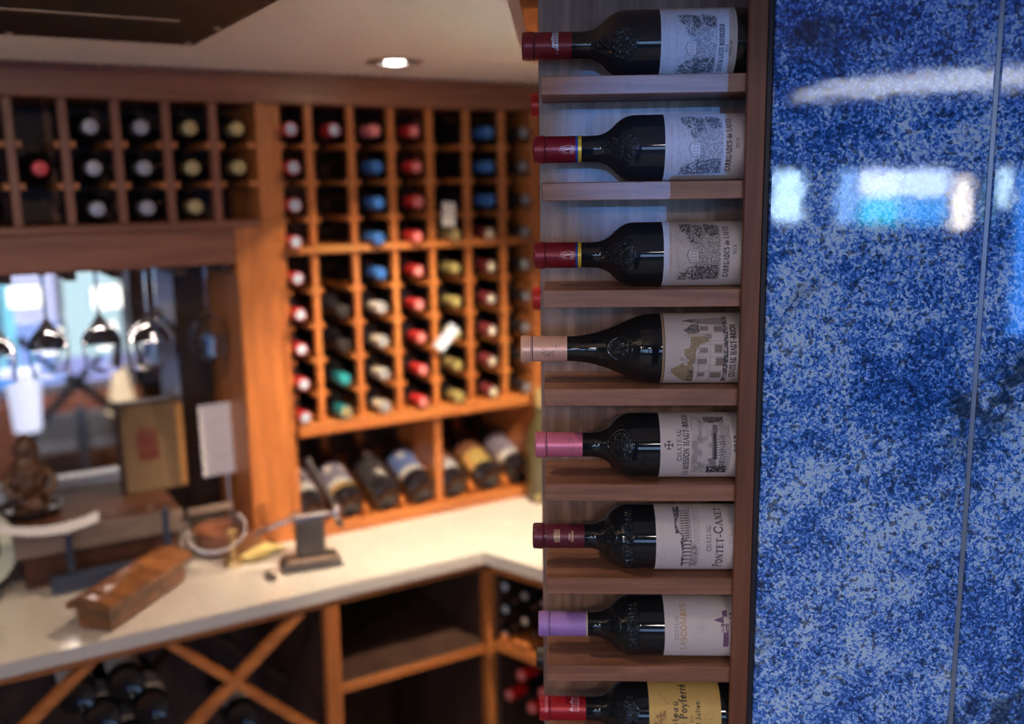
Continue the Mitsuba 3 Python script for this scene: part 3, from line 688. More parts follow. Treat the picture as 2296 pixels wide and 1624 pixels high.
# olive bottle standing on the counter
olive = thing('olive_bottle', 'tall olive glass bottle standing on the counter at the right end of the rack', 'bottle')
Mo = MW @ frame((1.392, 2.19, TOP + .0003), (0, 0, 1), (-1, -1, 0))
part(olive, 'glass', lathe([(0, .010), (.025, .003), (.036, 0), (.0385, .006), (.0385, .17), (.034, .195), (.022, .225), (.0145, .25), (.014, .31), (0, .31)], 40), 'bottle_olive', Mo, smooth=35)
part(olive, 'capsule', lathe([(.0142, .262), (.0150, .2625), (.0150, .310), (.0135, .3125), (0, .313)], 28), 'foil_gold', Mo, smooth=35)
part(olive, 'round_sticker', moved(spot_disc(.018, 0, .009, .0388), np.eye(4)), 'paper_yellow', Mo)

# ------------------------------------------------------------------ in the niche and on the counter
# interior window behind the niche
struct('window_1', cat(box(HS0 + .02, HS1 - .002, NB - .008, NB + .05, HZ0 + .002, HZ0 + .040), box(HS1 - .040, HS1 - .002, NB - .008, NB + .05, HZ0 + .041, HZ1 - .002)), 'frame_blue', MW, label='grey blue window frame behind the niche')
struct('window_1__pane', box(HS0 + .02, HS1 - .041, NB + .018, NB + .019, HZ0 + .041, HZ1 - .002, .0001), 'pane_glass', MW)

# hanging stemware
def wine_glass(s, n, z_foot, bowl_r, label):
    t = thing('wine_glass', label, 'wine glass', 'stemmed glasses hanging upside down in the niche')
    foot = lathe([(0, 0), (.034, .001), (.0345, .0022), (.012, .0045), (.004, .010), (.0036, .100), (.006, .106), (0, .107)], 32)
    R = bowl_r; th = .0014
    out = [(0, .1065), (.007, .108), (R * .35, .120), (R * .75, .140), (R * .97, .156), (R, .168), (R * .96, .200), (R * .88, .232)]
    inn = [(R * .88 - th, .232), (R * .96 - th, .200), (R - th, .172), (R * .93 - th, .162), (R * .66, .145), (R * .20, .130), (0, .126)]
    M = MW @ frame((s, n, z_foot), (0, 0, -1), (1, 0, 0))
    part(t, 'stem', foot, 'clear_glass', M, smooth=40); part(t, 'bowl', lathe(out + inn, 40), 'clear_glass', M, smooth=50)
for s, n, r, lb in ((.105, 2.33, .043, 'clear wine glass hanging at the left edge of the niche'), (.213, 2.35, .042, 'clear wine glass hanging second from the left, before the bright window'), (.323, 2.36, .042, 'clear wine glass hanging in the middle, before the pale window'),
                    (.422, 2.34, .045, 'clear wine glass hanging left of its close twin, before the dark curtain'), (.458, 2.42, .045, 'clear wine glass hanging behind its close twin, before the dark curtain'), (.562, 2.36, .043, 'clear wine glass hanging rightmost against the brown niche wall')):
    wine_glass(s, n, -.1735 + .0, r, lb)

# wooden chest with band, on the counter at the back of the niche
MC = MW @ frame((.275, 2.243, TOP), (0, 0, 1), (1, 0, 0))
ch = thing('wooden_chest', 'long dark wooden chest with a grey banded lid under the interior window', 'chest')
part(ch, 'body', box(-.16, .165, .028, .30, .0006, .079, .004), 'chest_wood', MC)
part(ch, 'lid', box(-.175, .175, .014, .315, .082, .134, .008), 'chest_wood', MC)
part(ch, 'lid_band', box(-.176, .176, .008, .0135, .080, .132, .002), 'chest_band', MC)
for x in (-.13, -.06, .03, .11):
    part(ch, 'rivet', moved(lathe([(.006, 0), (.005, .003), (0, .0045)], 14), np.array([[1, 0, 0, x], [0, 1, 0, .05], [0, 0, 1, .134], [0, 0, 0, 1.0]])), 'screw_metal', MC, smooth=True)
LID = TOP + .134

# burlap board on the chest
bb = thing('burlap_box', 'tan burlap covered wine box with a dark red square emblem standing on the chest', 'box')
Mb = MW @ frame((.427, 2.42, LID + .0006), (0, .06, 1), (1, 0, 0))
part(bb, 'front', box(-.068, .060, 0, .006, 0, .213, .002), 'burlap', Mb)
part(bb, 'case', box(-.068, .078, .0065, .055, 0, .208, .003), 'burlap_side', Mb)
part(bb, 'edge', box(-.074, -.0685, 0, .05, 0, .21, .001), 'dark_panel', Mb)
part(bb, 'top_edge', box(-.074, .076, 0.0, .05, .2135, .221, .001), 'dark_panel', Mb)
part(bb, 'emblem', cat(box(-.034, .014, -.0012, -.0002, .078, .106, .0003), box(-.036, .012, -.0012, -.0002, .109, .142, .0003), box(-.033, -.004, -.0012, -.0002, .145, .157, .0003), box(0, .013, -.0012, -.0002, .145, .157, .0003)), 'seal_red', Mb, label='dark red square emblem')

# menu card on a thin stem
cd = thing('menu_card', 'white printed card held up on a thin metal stem beside the post', 'menu card')
Mk = MW @ frame((.596, 2.40, -.705), (0, .05, 1), (1, .1, .03))
pr = Print(.125, 0, .18, (.92, .89, .87), .0012, 5)
for t0 in (.045, .052, .072, .082, .095, .108, .128, .140):
    wv = random.uniform(.02, .035); pr.seg((.062 - wv, t0), (.062 + wv, t0), .0015, (.55, .52, .52), .8)
Pc = np.stack([pr.A - .0625, 0 * pr.A, pr.T], -1); cm = grid_mesh(Pc)
part(cd, 'card', cm, 'card_print', Mk, color=pr.rgb.reshape(-1, 3))
part(cd, 'stem', tube([(0, .004, -.152), (0, .004, 0.0), (0, .004, .012)], .0032, 10), 'rail_white', Mk, smooth=True)
part(cd, 'clip', box(-.012, .012, .001, .008, .001, .014), 'chrome', Mk)
part(cd, 'foot', lathe([(.030, 0), (.030, .004), (.01, .008), (0, .0085)], 28), 'chrome', MW @ frame((.596, 2.402, TOP + .0005), (0, 0, 1), (1, 0, 0)), smooth=40)

# carved figure on a dark dish, on the chest
dish = thing('round_dish', 'round black dish under the carved figure on the chest', 'dish')
part(dish, 'bowl', lathe([(0, 0), (.045, 0), (.062, .010), (.066, .020), (.063, .020), (.055, .011), (0, .007)], 40), 'plastic_black', MW @ frame((.148, 2.395, LID + .0005), (0, 0, 1), (1, 0, 0)), smooth=40)
fg = thing('carved_figure', 'small dark brown carved wooden figure on a black dish', 'figurine')
body = lathe([(0, 0), (.036, 0), (.038, .02), (.032, .04), (.040, .075), (.036, .105), (.022, .125), (.026, .145), (.020, .165), (.008, .180), (0, .184)], 48)
for _ in range(2): body = body.subdivide()
vv = body.vertices; nn = meshkit.fbm(vv * 60, 3, 3) - .5
body.vertices[:, :2] *= (1 + .7 * nn)[:, None]
part(fg, 'body', body, 'figure_wood', MW @ frame((.148, 2.39, LID + .0078), (0, 0, 1), (1, 0, 0)), smooth=True)
part(fg, 'arm', tube([(.036, -.012, .095), (.052, -.025, .07), (.040, -.036, .05), (.02, -.040, .055)], [.010, .009, .008, .007], 10), 'figure_wood', MW @ frame((.148, 2.39, LID + .0078), (0, 0, 1), (1, 0, 0)), smooth=True)
part(fg, 'arm', tube([(-.036, -.012, .095), (-.050, -.025, .07), (-.036, -.036, .05), (-.015, -.040, .052)], [.010, .009, .008, .007], 10), 'figure_wood', MW @ frame((.148, 2.39, LID + .0078), (0, 0, 1), (1, 0, 0)), smooth=True)

# white curved blade on a two-post stand
st = thing('display_stand', 'dark navy stand with two upright posts before the chest', 'stand')
Ms = MW @ frame((.285, 2.226, TOP + .0005), (0, 0, 1), (1, -.03, 0))
part(st, 'base', box(-.125, .135, -.018, .018, 0, .036, .003), 'plastic_navy', Ms)
part(st, 'post', box(-.089, -.075, -.007, .007, .0365, .128, .002), 'plastic_navy', Ms)
part(st, 'post', box(.112, .128, -.007, .007, .0365, .150, .002), 'plastic_navy', Ms)
bl = thing('curved_blade', 'white curved blade resting on the left post of the dark stand', 'blade')
cv = [(x, 0.0, .146 + 1.9 * (x + .10) ** 2) for x in np.linspace(-.26, -.012, 26)]
pts = np.array(cv); hgt = np.interp(np.linspace(0, 1, 26), [0, .2, .85, 1], [.014, .018, .022, .021])
bm = cat(*[hull([(p[0], -.003, p[2] - h * .5), (p[0], .003, p[2] - h * .5), (p[0], -.001, p[2] + h * .5), (p[0], .001, p[2] + h * .5), (q[0], -.003, q[2] - g * .5), (q[0], .003, q[2] - g * .5), (q[0], -.001, q[2] + g * .5), (q[0], .001, q[2] + g * .5)]) for p, q, h, g in zip(pts[:-1], pts[1:], hgt[:-1], hgt[1:])])
part(bl, 'blade', bm, 'ivory', MW @ frame((.278, 2.214, TOP + .0005), (0, 0, 1), (1, -.03, 0)))

# standing plate at the left edge
pl = thing('standing_plate', 'pale round plate with a green centre standing upright at the left edge of the counter', 'plate')
Mp = MW @ frame((.020, 2.295, TOP + .105), (.25, -1, .25), (1, 0, 0))
part(pl, 'rim', lathe([(0, 0), (.060, 0), (.088, .006), (.089, .009), (.060, .004), (0, .004)], 48), 'paper_plate', Mp, smooth=40)
part(pl, 'centre', lathe([(0, .0046), (.056, .0046), (.056, .0052), (0, .0054)], 40), 'paper_leaf', Mp)
part(pl, 'easel', box(-.05, .05, -.05, .045, -.105, -.088, .003), 'plastic_black', MW @ frame((.018, 2.31, TOP + .1055), (0, 0, 1), (1, 0, 0)))

# leather bowl, chrome hoop, brass opener, napkin
bw = thing('leather_bowl', 'oval brown leather bowl on the counter beside the post', 'bowl')
Mbw = MW @ frame((.560, 2.275, TOP + .0005), (0, 0, 1), (1, -.25, 0)); Mbw[:3, 0] *= 1.25
bowl = lathe([(0, 0), (.048, 0), (.058, .012), (.066, .055), (.067, .060), (.062, .060), (.053, .016), (0, .006)], 48)
part(bw, 'bowl', bowl, 'leather', Mbw, smooth=40)
hp = thing('chrome_hoop', 'open chrome hoop leaning against the leather bowl', 'hoop')
an = np.radians(np.linspace(150, 395, 40))
part(hp, 'ring', tube([(.066 * math.cos(a), .050 * math.sin(a), 0) for a in an], .0055, 14), 'chrome', MW @ frame((.508, 2.188, TOP + .085), (-.1, -.72, .69), (1, 0, .12)), smooth=True)
part(hp, 'foot', tube([(.448, 2.225, TOP + .002), (.4485, 2.222, TOP + .05), (.4495, 2.215, TOP + .112)], .004, 10), 'chrome', MW, smooth=True)
part(hp, 'crossbar', box(.455, .560, 2.226, 2.233, TOP + .118, TOP + .136, .003), 'chest_band', MW)
op = thing('brass_corkscrew', 'small brass corkscrew standing before the leather bowl', 'corkscrew')
Mop = MW @ frame((.540, 2.180, TOP + .0005), (0, 0, 1), (1, 0, 0))
part(op, 'base', lathe([(0, 0), (.021, 0), (.022, .004), (.018, .014), (.010, .020), (0, .021)], 28), 'brass', Mop, smooth=40)
part(op, 'stem', lathe([(.0075, .020), (.006, .030), (.0065, .050), (.009, .056), (.007, .072), (0, .074)], 20), 'brass', Mop, smooth=40)
part(op, 'handle', tube([(-.012, 0, .078), (-.006, 0, .080), (.006, 0, .081), (.013, 0, .079)], [.004, .006, .006, .004], 12), 'brass', Mop, smooth=True)
k = 26; gx, gy = np.meshgrid(np.linspace(-.055, .055, k), np.linspace(-.03, .03, k), indexing='ij')
hz_ = .004 + .024 * meshkit.fbm(np.stack([gx * 55, gy * 75, 0 * gx], -1), 3, 4) ** 1.6 * np.exp(-((gx + .0) / .05) ** 2)
nap_t = np.stack([gx, gy + .012 * np.sin(gx * 60), hz_], -1); nap = cat(grid_mesh(nap_t))
single('paper_napkin', nap, 'paper_yellow', 'crumpled yellow paper napkin lying on the counter left of the lever opener', 'napkin', MW @ frame((.612, 2.205, TOP), (0, 0, 1), (.9, .3, 0)), smooth=True)

# lever opener
lv = thing('lever_opener', 'black lever bottle opener with a chrome crossbar standing on the counter', 'bottle opener')
ML = MW @ frame((.690, 2.075, TOP + .0005), (0, 0, 1), (.985, -.17, 0))
part(lv, 'foot', cat(hull([(sx * x, sy * y, z) for x, y, z in ((.066, .030, 0), (.068, .034, .006), (.062, .030, .018), (.056, .024, .024)) for sx in (-1, 1) for sy in (-1, 1)])), 'plastic_black', ML, smooth=30)
part(lv, 'foot_plate', box(-.052, .054, -.033, -.010, .0175, .0255, .003), 'chest_band', ML)
part(lv, 'pillar', box(-.031, .033, -.012, .022, .0245, .110, .004), 'plastic_black', ML)
part(lv, 'cross_bar', box(-.040, .045, -.016, .020, .1105, .128, .004), 'chrome', ML)
part(lv, 'arm', tube([(-.095, .0, .100), (-.070, 0, .108), (-.041, 0, .117)], [.004, .006, .006], 12), 'chrome', ML, smooth=True)
part(lv, 'arm_tip', tube([(-.122, 0, .092), (-.108, 0, .097), (-.094, 0, .100)], [.003, .005, .005], 12), 'plastic_black', ML, smooth=True)
part(lv, 'axle', tube([(.045, 0, .119), (.056, 0, .120)], .006, 14), 'chrome', ML, smooth=30)
part(lv, 'knob', moved(lathe([(0, -.008), (.018, -.008), (.021, -.004), (.021, .004), (.018, .008), (0, .008)], 32), frame((.064, 0, .121), (1, -.35, 0), (0, 0, 1))), 'chrome', ML, smooth=40)
part(lv, 'knob_tip', tube([(.066, -.002, .100), (.070, -.004, .092), (.072, -.004, .084)], [.008, .009, .003], 12), 'plastic_black', ML, smooth=True)
part(lv, 'lever', tube([(.064, .012, .128), (.045, .02, .165), (.020, .03, .215), (.008, .035, .245)], [.005, .006, .008, .009], 12), 'plastic_black', ML, smooth=True)
single('black_stopper', moved(lathe([(0, 0), (.006, 0), (.007, .004), (.0055, .020), (.007, .028), (0, .030)], 20), frame((0, 0, .007), (.2, -1, 0), (0, 0, 1))), 'plastic_black', 'tiny black bottle stopper lying left of the lever opener', 'stopper', MW @ frame((.583, 2.062, TOP + .0002), (0, 0, 1), (1, 0, 0)), smooth=40)

# carved wooden box
cbx = thing('carved_box', 'long carved reddish wooden box lying askew on the counter', 'box')
MB = MW @ frame((.304, 2.074, TOP + .0005), (0, 0, 1), (.183, .185, 0))
part(cbx, 'body', hull([(sx * x, sy * y, z) for x, y, z in ((.122, .030, 0), (.130, .036, .006), (.132, .038, .050)) for sx in (-1, 1) for sy in (-1, 1)]), 'carved_wood', MB)
prof = [(-.050, .0505), (-.050, .060), (-.040, .064), (-.026, .070), (0, .076), (.026, .070), (.040, .064), (.050, .060), (.050, .0505)]
lid = trimesh.creation.extrude_polygon(Polygon(prof), .292, engine='earcut')
Ml = np.array([[0, 0, 1, -.146], [1, 0, 0, 0], [0, 1, 0, 0], [0, 0, 0, 1.0]])
lid = moved(tm(lid.vertices, lid.faces), Ml)
part(cbx, 'lid', lid, 'carved_wood', MB, smooth=30)
part(cbx, 'carving', moved(lathe([(0, -.085), (.010, -.080), (.017, -.04), (.019, 0), (.017, .04), (.010, .08), (0, .085)], 24), frame((0, 0, .066), (1, 0, 0), (0, 0, 1))), 'carved_wood', MB, smooth=True)
for sx in (-1, 1):
    part(cbx, 'carved_knob', moved(lathe([(0, 0), (.016, 0), (.018, .006), (.010, .014), (0, .016)], 24), frame((sx * .112, 0, .064), (0, 0, 1), (1, 0, 0))), 'carved_wood', MB, smooth=True)

# ------------------------------------------------------------------ the room seen through the interior window
BN = 5.0
struct('wall_far', cat(box(-1.5, 2.2, BN + .25, BN + .35, -EYE, .6)), 'curtain', MW)
struct('ceiling_3', box(-1.5, 2.2, NB + .1, BN + .35, .1, .2), 'curtain', MW)
struct('wall_side', box(2.1, 2.2, NB + .1, BN + .35, -EYE, .2), 'curtain', MW)
struct('wall_side_2', box(-1.5, -1.4, NB + .1, BN + .35, -EYE, .2), 'curtain', MW)


def lit(name, s0, s1, z0, z1, n, rgb):
    key = name; scene[key] = mikit.ply(moved(quad((s0, n, z0), (s1, n, z0), (s1, n, z1), (s0, n, z1)), MW), 'dark_gap', emitter=emit(rgb)); labels.setdefault(key, {'kind': 'structure'})
    if '__' in key: labels.pop(key)


WG = WINDOW_GAIN
struct('window_2', cat(box(.10, .16, BN + .1, BN + .16, -.92, -.30), box(.80, .84, BN + .1, BN + .16, -.92, -.30), box(.10, .84, BN + .1, BN + .16, -.96, -.92), box(.515, .545, BN + .1, BN + .15, -.92, -.30), box(.26, .28, BN + .1, BN + .15, -.92, -.30)), 'rail_white', MW)
for i, (s0, s1, z0, z1, c) in enumerate([(.16, .26, -.92, -.30, (.10, .35, .95)), (.28, .33, -.92, -.30, (.25, .75, 1.0)), (.33, .515, -.62, -.30, (.62, .66, 1.0)), (.33, .515, -.92, -.62, (.28, .42, .95)), (.545, .80, -.80, -.30, (.55, .78, .85)), (.545, .80, -.92, -.80, (.35, .38, .80))]):
    lit(f'window_2__pane_{i:03d}' if i else 'window_2__pane', s0, s1, z0, z1, BN + .12, np.array(c) * 1.25 * WG)
for i, (s0, s1, z0, z1, b) in enumerate([(.30, .44, -.53, -.43, 2.0), (.655, .79, -.56, -.45, 2.0), (.66, .76, -.70, -.62, 1.6), (.42, .52, -.69, -.63, 1.8)]):
    k = thing('wall_lamp', ('white glowing lamp at the left behind the interior window', 'white glowing lamp at the right behind the interior window', 'small white glowing lamp below the right lamp', 'small white glowing lamp behind the hanging glass')[i], 'lamp')
    part(k, 'back_plate', box(s0, s1, BN - .02, BN - .001, z0, z1, .004), 'rail_white', MW)
    emit_part(key_for(f'{k}__diffuser'), quad((s0 + .005, BN - .022, z0 + .005), (s1 - .005, BN - .022, z0 + .005), (s1 - .005, BN - .022, z1 - .005), (s0 + .005, BN - .022, z1 - .005)), np.array((1.0, .97, .88)) * b * 1.6 * WG, M=MW)
# brick wall below the window, bricks one by one
struct('wall_brick', box(.0, .85, BN + .04, BN + .09, -1.60, -.965), 'brick_orange', MW)
for r in range(9):
    for c in range(5):
        z0 = -1.58 + r * .068; s0 = .0 + c * .17 + (r % 2) * .085
        key = key_for('wall_brick__brick'); scene[key] = mikit.ply(moved(box(s0 + .004, min(s0 + .164, .85), BN + .03, BN + .041, z0 + .003, z0 + .062, .002), MW), 'brick_orange')
# table lamp with cream shade
tl = thing('table_lamp', 'table lamp with a glowing cream shade behind the interior window', 'lamp')
Mt = MW @ frame((.716, BN - .25, -1.02), (0, 0, 1), (1, 0, 0))
sh = lathe([(.072, .0), (.071, .0), (.026, .215), (.025, .215)], 40)
emit_part(f'{tl}__lamp_shade', sh, np.array((1.0, .72, .40)) * .72, bsdf='paper_white', M=Mt)
part(tl, 'pole', tube([(0, 0, -.33), (0, 0, 0), (0, 0, .04)], .012, 12), 'brass', Mt, smooth=True)
part(tl, 'base', lathe([(0, -.345), (.05, -.345), (.05, -.335), (.012, -.325), (0, -.325)], 28), 'brass', Mt, smooth=40)
k = thing('fill_ceiling_lamp', 'added unseen square lamp brightening the room behind the niche window', 'ceiling light')  # out of sight above the header, added to light railing and bricks
part(k, 'frame', box(.22, .78, 3.72, 4.28, .082, .0995, .004), 'rail_white', MW)
emit_part(f'{k}__diffuser', quad((.25, 3.75, .0815), (.25, 4.25, .0815), (.75, 4.25, .0815), (.75, 3.75, .0815)), np.array((1.0, .84, .76)) * 16.0 * WG, M=MW)
# crossed dark struts, railing, white vase whose glow imitates backlight
xs = thing('crossed_struts', 'dark crossed wooden struts before the lit window behind the niche', 'trestle')
def strut(a, b, r=.018): return tube([(a[0], BN - .4, a[1]), ((a[0] + b[0]) / 2, BN - .4, (a[1] + b[1]) / 2), (b[0], BN - .4, b[1])], r, 8)
kx = (BN - .4) / BN
part(xs, 'strut', strut((.328 * kx, -.673 * kx), (.75 * kx, -1.09 * kx)), 'lamp_black', MW, smooth=30)
part(xs, 'strut', tube([(.70 * kx, BN - .425, -.77 * kx), (.55 * kx, BN - .425, -.90 * kx), (.40 * kx, BN - .425, -1.06 * kx)], .018, 8), 'lamp_black', MW, smooth=30)
rl = thing('railing', 'grey railing with a dark blue post behind the interior window', 'railing')
part(rl, 'post', box(.525, .560, BN - .2, BN - .16, -1.55, -.99, .004), 'rail_blue', MW)
part(rl, 'top_rail', box(.30, .70, BN - .155, BN - .12, -1.14, -1.02, .004), 'rail_grey', MW)
part(rl, 'lower_rail', box(.30, .70, BN - .155, BN - .12, -1.20, -1.145, .004), 'rail_white', MW)
part(rl, 'panel', box(.30, .52, BN - .155, BN - .13, -1.50, -1.21, .004), 'curtain', MW)
vs = thing('backlit_vase', 'tall tapered white vase, its added glow imitating a glass lit from behind', 'vase')
Mv = MW @ frame((.298, BN - .5, -1.00), (0, 0, 1), (1, 0, 0))
emit_part(f'{vs}__body', lathe([(0, 0), (.050, 0), (.054, .01), (.070, .26), (.066, .26), (.050, .012), (0, .010)], 40), np.array((.66, .72, .98)) * 1.1 * WG, bsdf='frosted', M=Mv)  # emission stands in for window light shining through the glass
part(vs, 'stand', lathe([(0, -.50), (.07, -.50), (.07, -.49), (.02, -.48), (.02, -.015), (.05, -.005), (.05, -.001), (0, -.001)], 24), 'lamp_black', Mv, smooth=40)
single('wall_speaker', box(.872, 1.02, BN + .1, BN + .2, -.985, -.875, .01), 'plastic_navy', 'dark navy box on the curtain wall behind the niche', 'speaker', MW)
k = thing('blue_lamp', 'narrow glowing blue lamp beside the dark box behind the niche', 'lamp')
part(k, 'housing', box(1.005, 1.055, BN + .12, BN + .16, -.84, -.66, .004), 'rail_blue', MW)
emit_part(f'{k}__diffuser', quad((1.012, BN + .118, -.83), (1.048, BN + .118, -.83), (1.048, BN + .118, -.67), (1.012, BN + .118, -.67)), np.array((.10, .40, 1.0)) * .9 * WG, M=MW)

# ------------------------------------------------------------------ the bottle column in front (frame x, y, z rel)
SY = 1.130
SHELF = [.1168, .0002, -.1225, -.2395, -.3566, -.4754, -.5908, -.708]
bc = thing('bottle_column', 'narrow walnut wall rack of stacked shelves beside the blue granite wall', 'wine rack')
part(bc, 'back_panel', box(-.0215, .52, 1.240, 1.252, -EYE + .01, CEIL - .031, .0008), 'walnut_upright', MF)
for i, z in enumerate(SHELF):
    part(bc, 'shelf', box(-.0172 + .0003 * i, .50, SY, 1.2395, z - .0205, z, .0008), 'walnut_across', MF)
part(bc, 'stile', box(.2095, .2300, 1.119, 1.1295, -EYE + .01, CEIL - .001, .0008), 'walnut_stile', MF)
# granite wall
struct('wall_granite', box(.2362, .4712, 1.112, 1.128, -EYE, CEIL - .0005, .0012), 'granite', MF)
struct('wall_granite_2', box(.4775, 1.60, 1.112, 1.128, -EYE, CEIL - .0005, .0012), 'granite', MF)
struct('trim_3', cat(box(.4714, .4773, 1.1135, 1.126, -EYE, CEIL - .0005, .0006)), 'steel_strip', MF)
struct('trim_4', box(.2302, .2360, 1.118, 1.126, -EYE, CEIL - .0005, .0006), 'dark_gap', MF)


def profile(kind, r):
    """(l from the tip, radius)"""
    if kind == 'bordeaux':
        return [(.0, 0), (.0005, .0135), (.0018, .0152), (.004, .0156), (.0125, .0157), (.0142, .0151), (.020, .0149), (.050, .0149), (.072, .0152), (.078, .0160), (.084, .0182), (.090, .0220), (.096, r * .74), (.103, r * .88), (.110, r * .965), (.117, r * .996), (.124, r), (.290, r), (.296, r * .975), (.2990, r * .90), (.3, r * .8), (.292, r * .5), (.284, 0)]
    if kind == 'sloped':
        return [(.0, 0), (.0005, .0135), (.0020, .0155), (.004, .0160), (.0125, .0160), (.0142, .0152), (.056, .0150), (.070, .0158), (.086, .0184), (.100, .0222), (.115, .0282), (.130, .0345), (.144, r * .95), (.156, r * .992), (.166, r), (.290, r), (.296, r * .975), (.2990, r * .90), (.3, r * .8), (.292, r * .5), (.284, 0)]


def radius_at(pf, l):
    pf = np.array([q for q in pf[:-4]]); 
    from scipy.interpolate import PchipInterpolator
    return PchipInterpolator(pf[:, 0], pf[:, 1])(l)


def show_bottle(i, kind, r, tip_x, label_text, y=None, z=None):
    zs = SHELF[i]
    t = thing('show_bottle', label_text, 'bottle', 'bottles lying in the walnut column')
    pf = profile(kind, r); L = .300
    l = np.concatenate([[p[0] for p in pf[:4]], np.linspace(.005, .29, 120), [p[0] for p in pf[-6:-3]]])
    rr = radius_at(pf, l); prof = [(a, L - b) for a, b in zip(rr, l)] + [(q[1], L - q[0]) for q in pf[-3:]]
    m = lathe([(0, prof[-1][1])] + prof[::-1][1:], 72)
    yy = y if y else SY + .0385
    M = MF @ frame((tip_x + L, yy, zs + r + .0004), (-1, 0, 0), (0, -1, 0))
    part(t, 'glass', m, 'bottle_dark', M, smooth=35)
    PHI[0] = math.atan2(-(zs + r), yy)
    return t, pf, M, L


def wrap(pr, pf, l0, L, lift, extra=None):
    l = l0 + pr.a; rr = radius_at(pf, l) + lift; rmax = rr.max()
    ph = pr.t / rmax
    R = np.repeat(rr[:, None], pr.nt, 1) + (extra if extra is not None else 0)
    P = np.stack([R * np.cos(ph)[None], R * np.sin(ph)[None], np.repeat((L - l)[:, None], pr.nt, 1)], -1)
    m = grid_mesh(P); m.faces = m.faces[:, ::-1]
    n = m.face_normals[len(m.faces) // 4]; c = m.triangles_center[len(m.faces) // 4]
    if n[0] * c[0] + n[1] * c[1] < 0: m.faces = m.faces[:, ::-1]
    return m


def label_part(t, pr, pf, l0, L, M): return part(t, 'paper_label', wrap(pr, pf, l0, L, .00025), 'paper_print', M, smooth=True, color=pr.rgb.reshape(-1, 3))


def capsule_part(t, pf, L, M, length, color, bsdf='foil_print', draw=None, groove=.0145):
    pr = Print(length, -.0155 * math.pi, .0155 * math.pi, color, .0005, 3)
    pr.rgb[:] = color
    T_ = pr.T; sh = PHI[0] * .0150; pr.t = pr.t - sh; pr.T = pr.T - sh
    if draw: draw(pr)
    pr.t = pr.t + sh; pr.T = T_
    ex = np.zeros((pr.na, pr.nt)); ex -= .0005 * np.exp(-((pr.A - groove) / .0007) ** 2); ex -= .0003 * np.exp(-((pr.A - .0035) / .0006) ** 2)
    m = wrap(pr, pf, 0.0006, L, .00035, ex)
    # flat foil top
    key = part(t, 'capsule', m, bsdf, M, smooth=True, color=pr.rgb.reshape(-1, 3)); return key


def emboss(t, pf, L, M, l0, l1, tmax, hfun, bsdf='bottle_dark'):
    sh0 = PHI[0] * .036; pr = Print(l1 - l0, -tmax + sh0, tmax + sh0, (0, 0, 0), .00055, 2); pr.rgb[:] = 0
    T_ = pr.T; sh = PHI[0] * .036; pr.t = pr.t - sh; pr.T = pr.T - sh
    h = hfun(pr)
    pr.t = pr.t + sh; pr.T = T_
    edge = np.minimum(np.minimum(pr.A, (l1 - l0) - pr.A), tmax - np.abs(pr.T - sh0)); h = h * np.clip(edge / .0012, 0, 1) - .0004 * (edge < .0006)
    part(t, 'embossed_seal', wrap(pr, pf, l0, L, .0001, h), bsdf, M, smooth=True)


def crest(pr, a, tt, ra, rt, seed, amp=.0013):
    q = ((pr.A - a) / ra) ** 2 + ((pr.T - tt) / rt) ** 2
    g = meshkit.fbm(np.stack([pr.A * 420, pr.T * 420, 0 * pr.A + seed], -1), 3, seed)
    return amp * np.clip((g - .40) * 4, 0, 1) * np.clip((1.15 - q) * 2.2, 0, 1)


def ring(pr, a, tt, ra, rt, w=.0009, amp=.0008):
    q = np.sqrt(((pr.A - a) / ra) ** 2 + ((pr.T - tt) / rt) ** 2); return amp * np.exp(-(((q - 1) * min(ra, rt)) / w) ** 2)


PAPER = (.60, .54, .525); INK = (.055, .05, .06)
KP = .000507
PHI = [0.0]
def mapper(x0, yc, r, k=KP):
    p0 = PHI[0]
    def f(x, y): return ((x - x0) * k, r * (p0 + math.asin(max(-1, min(1, (yc - y) * k / r * .965)))))
    return f


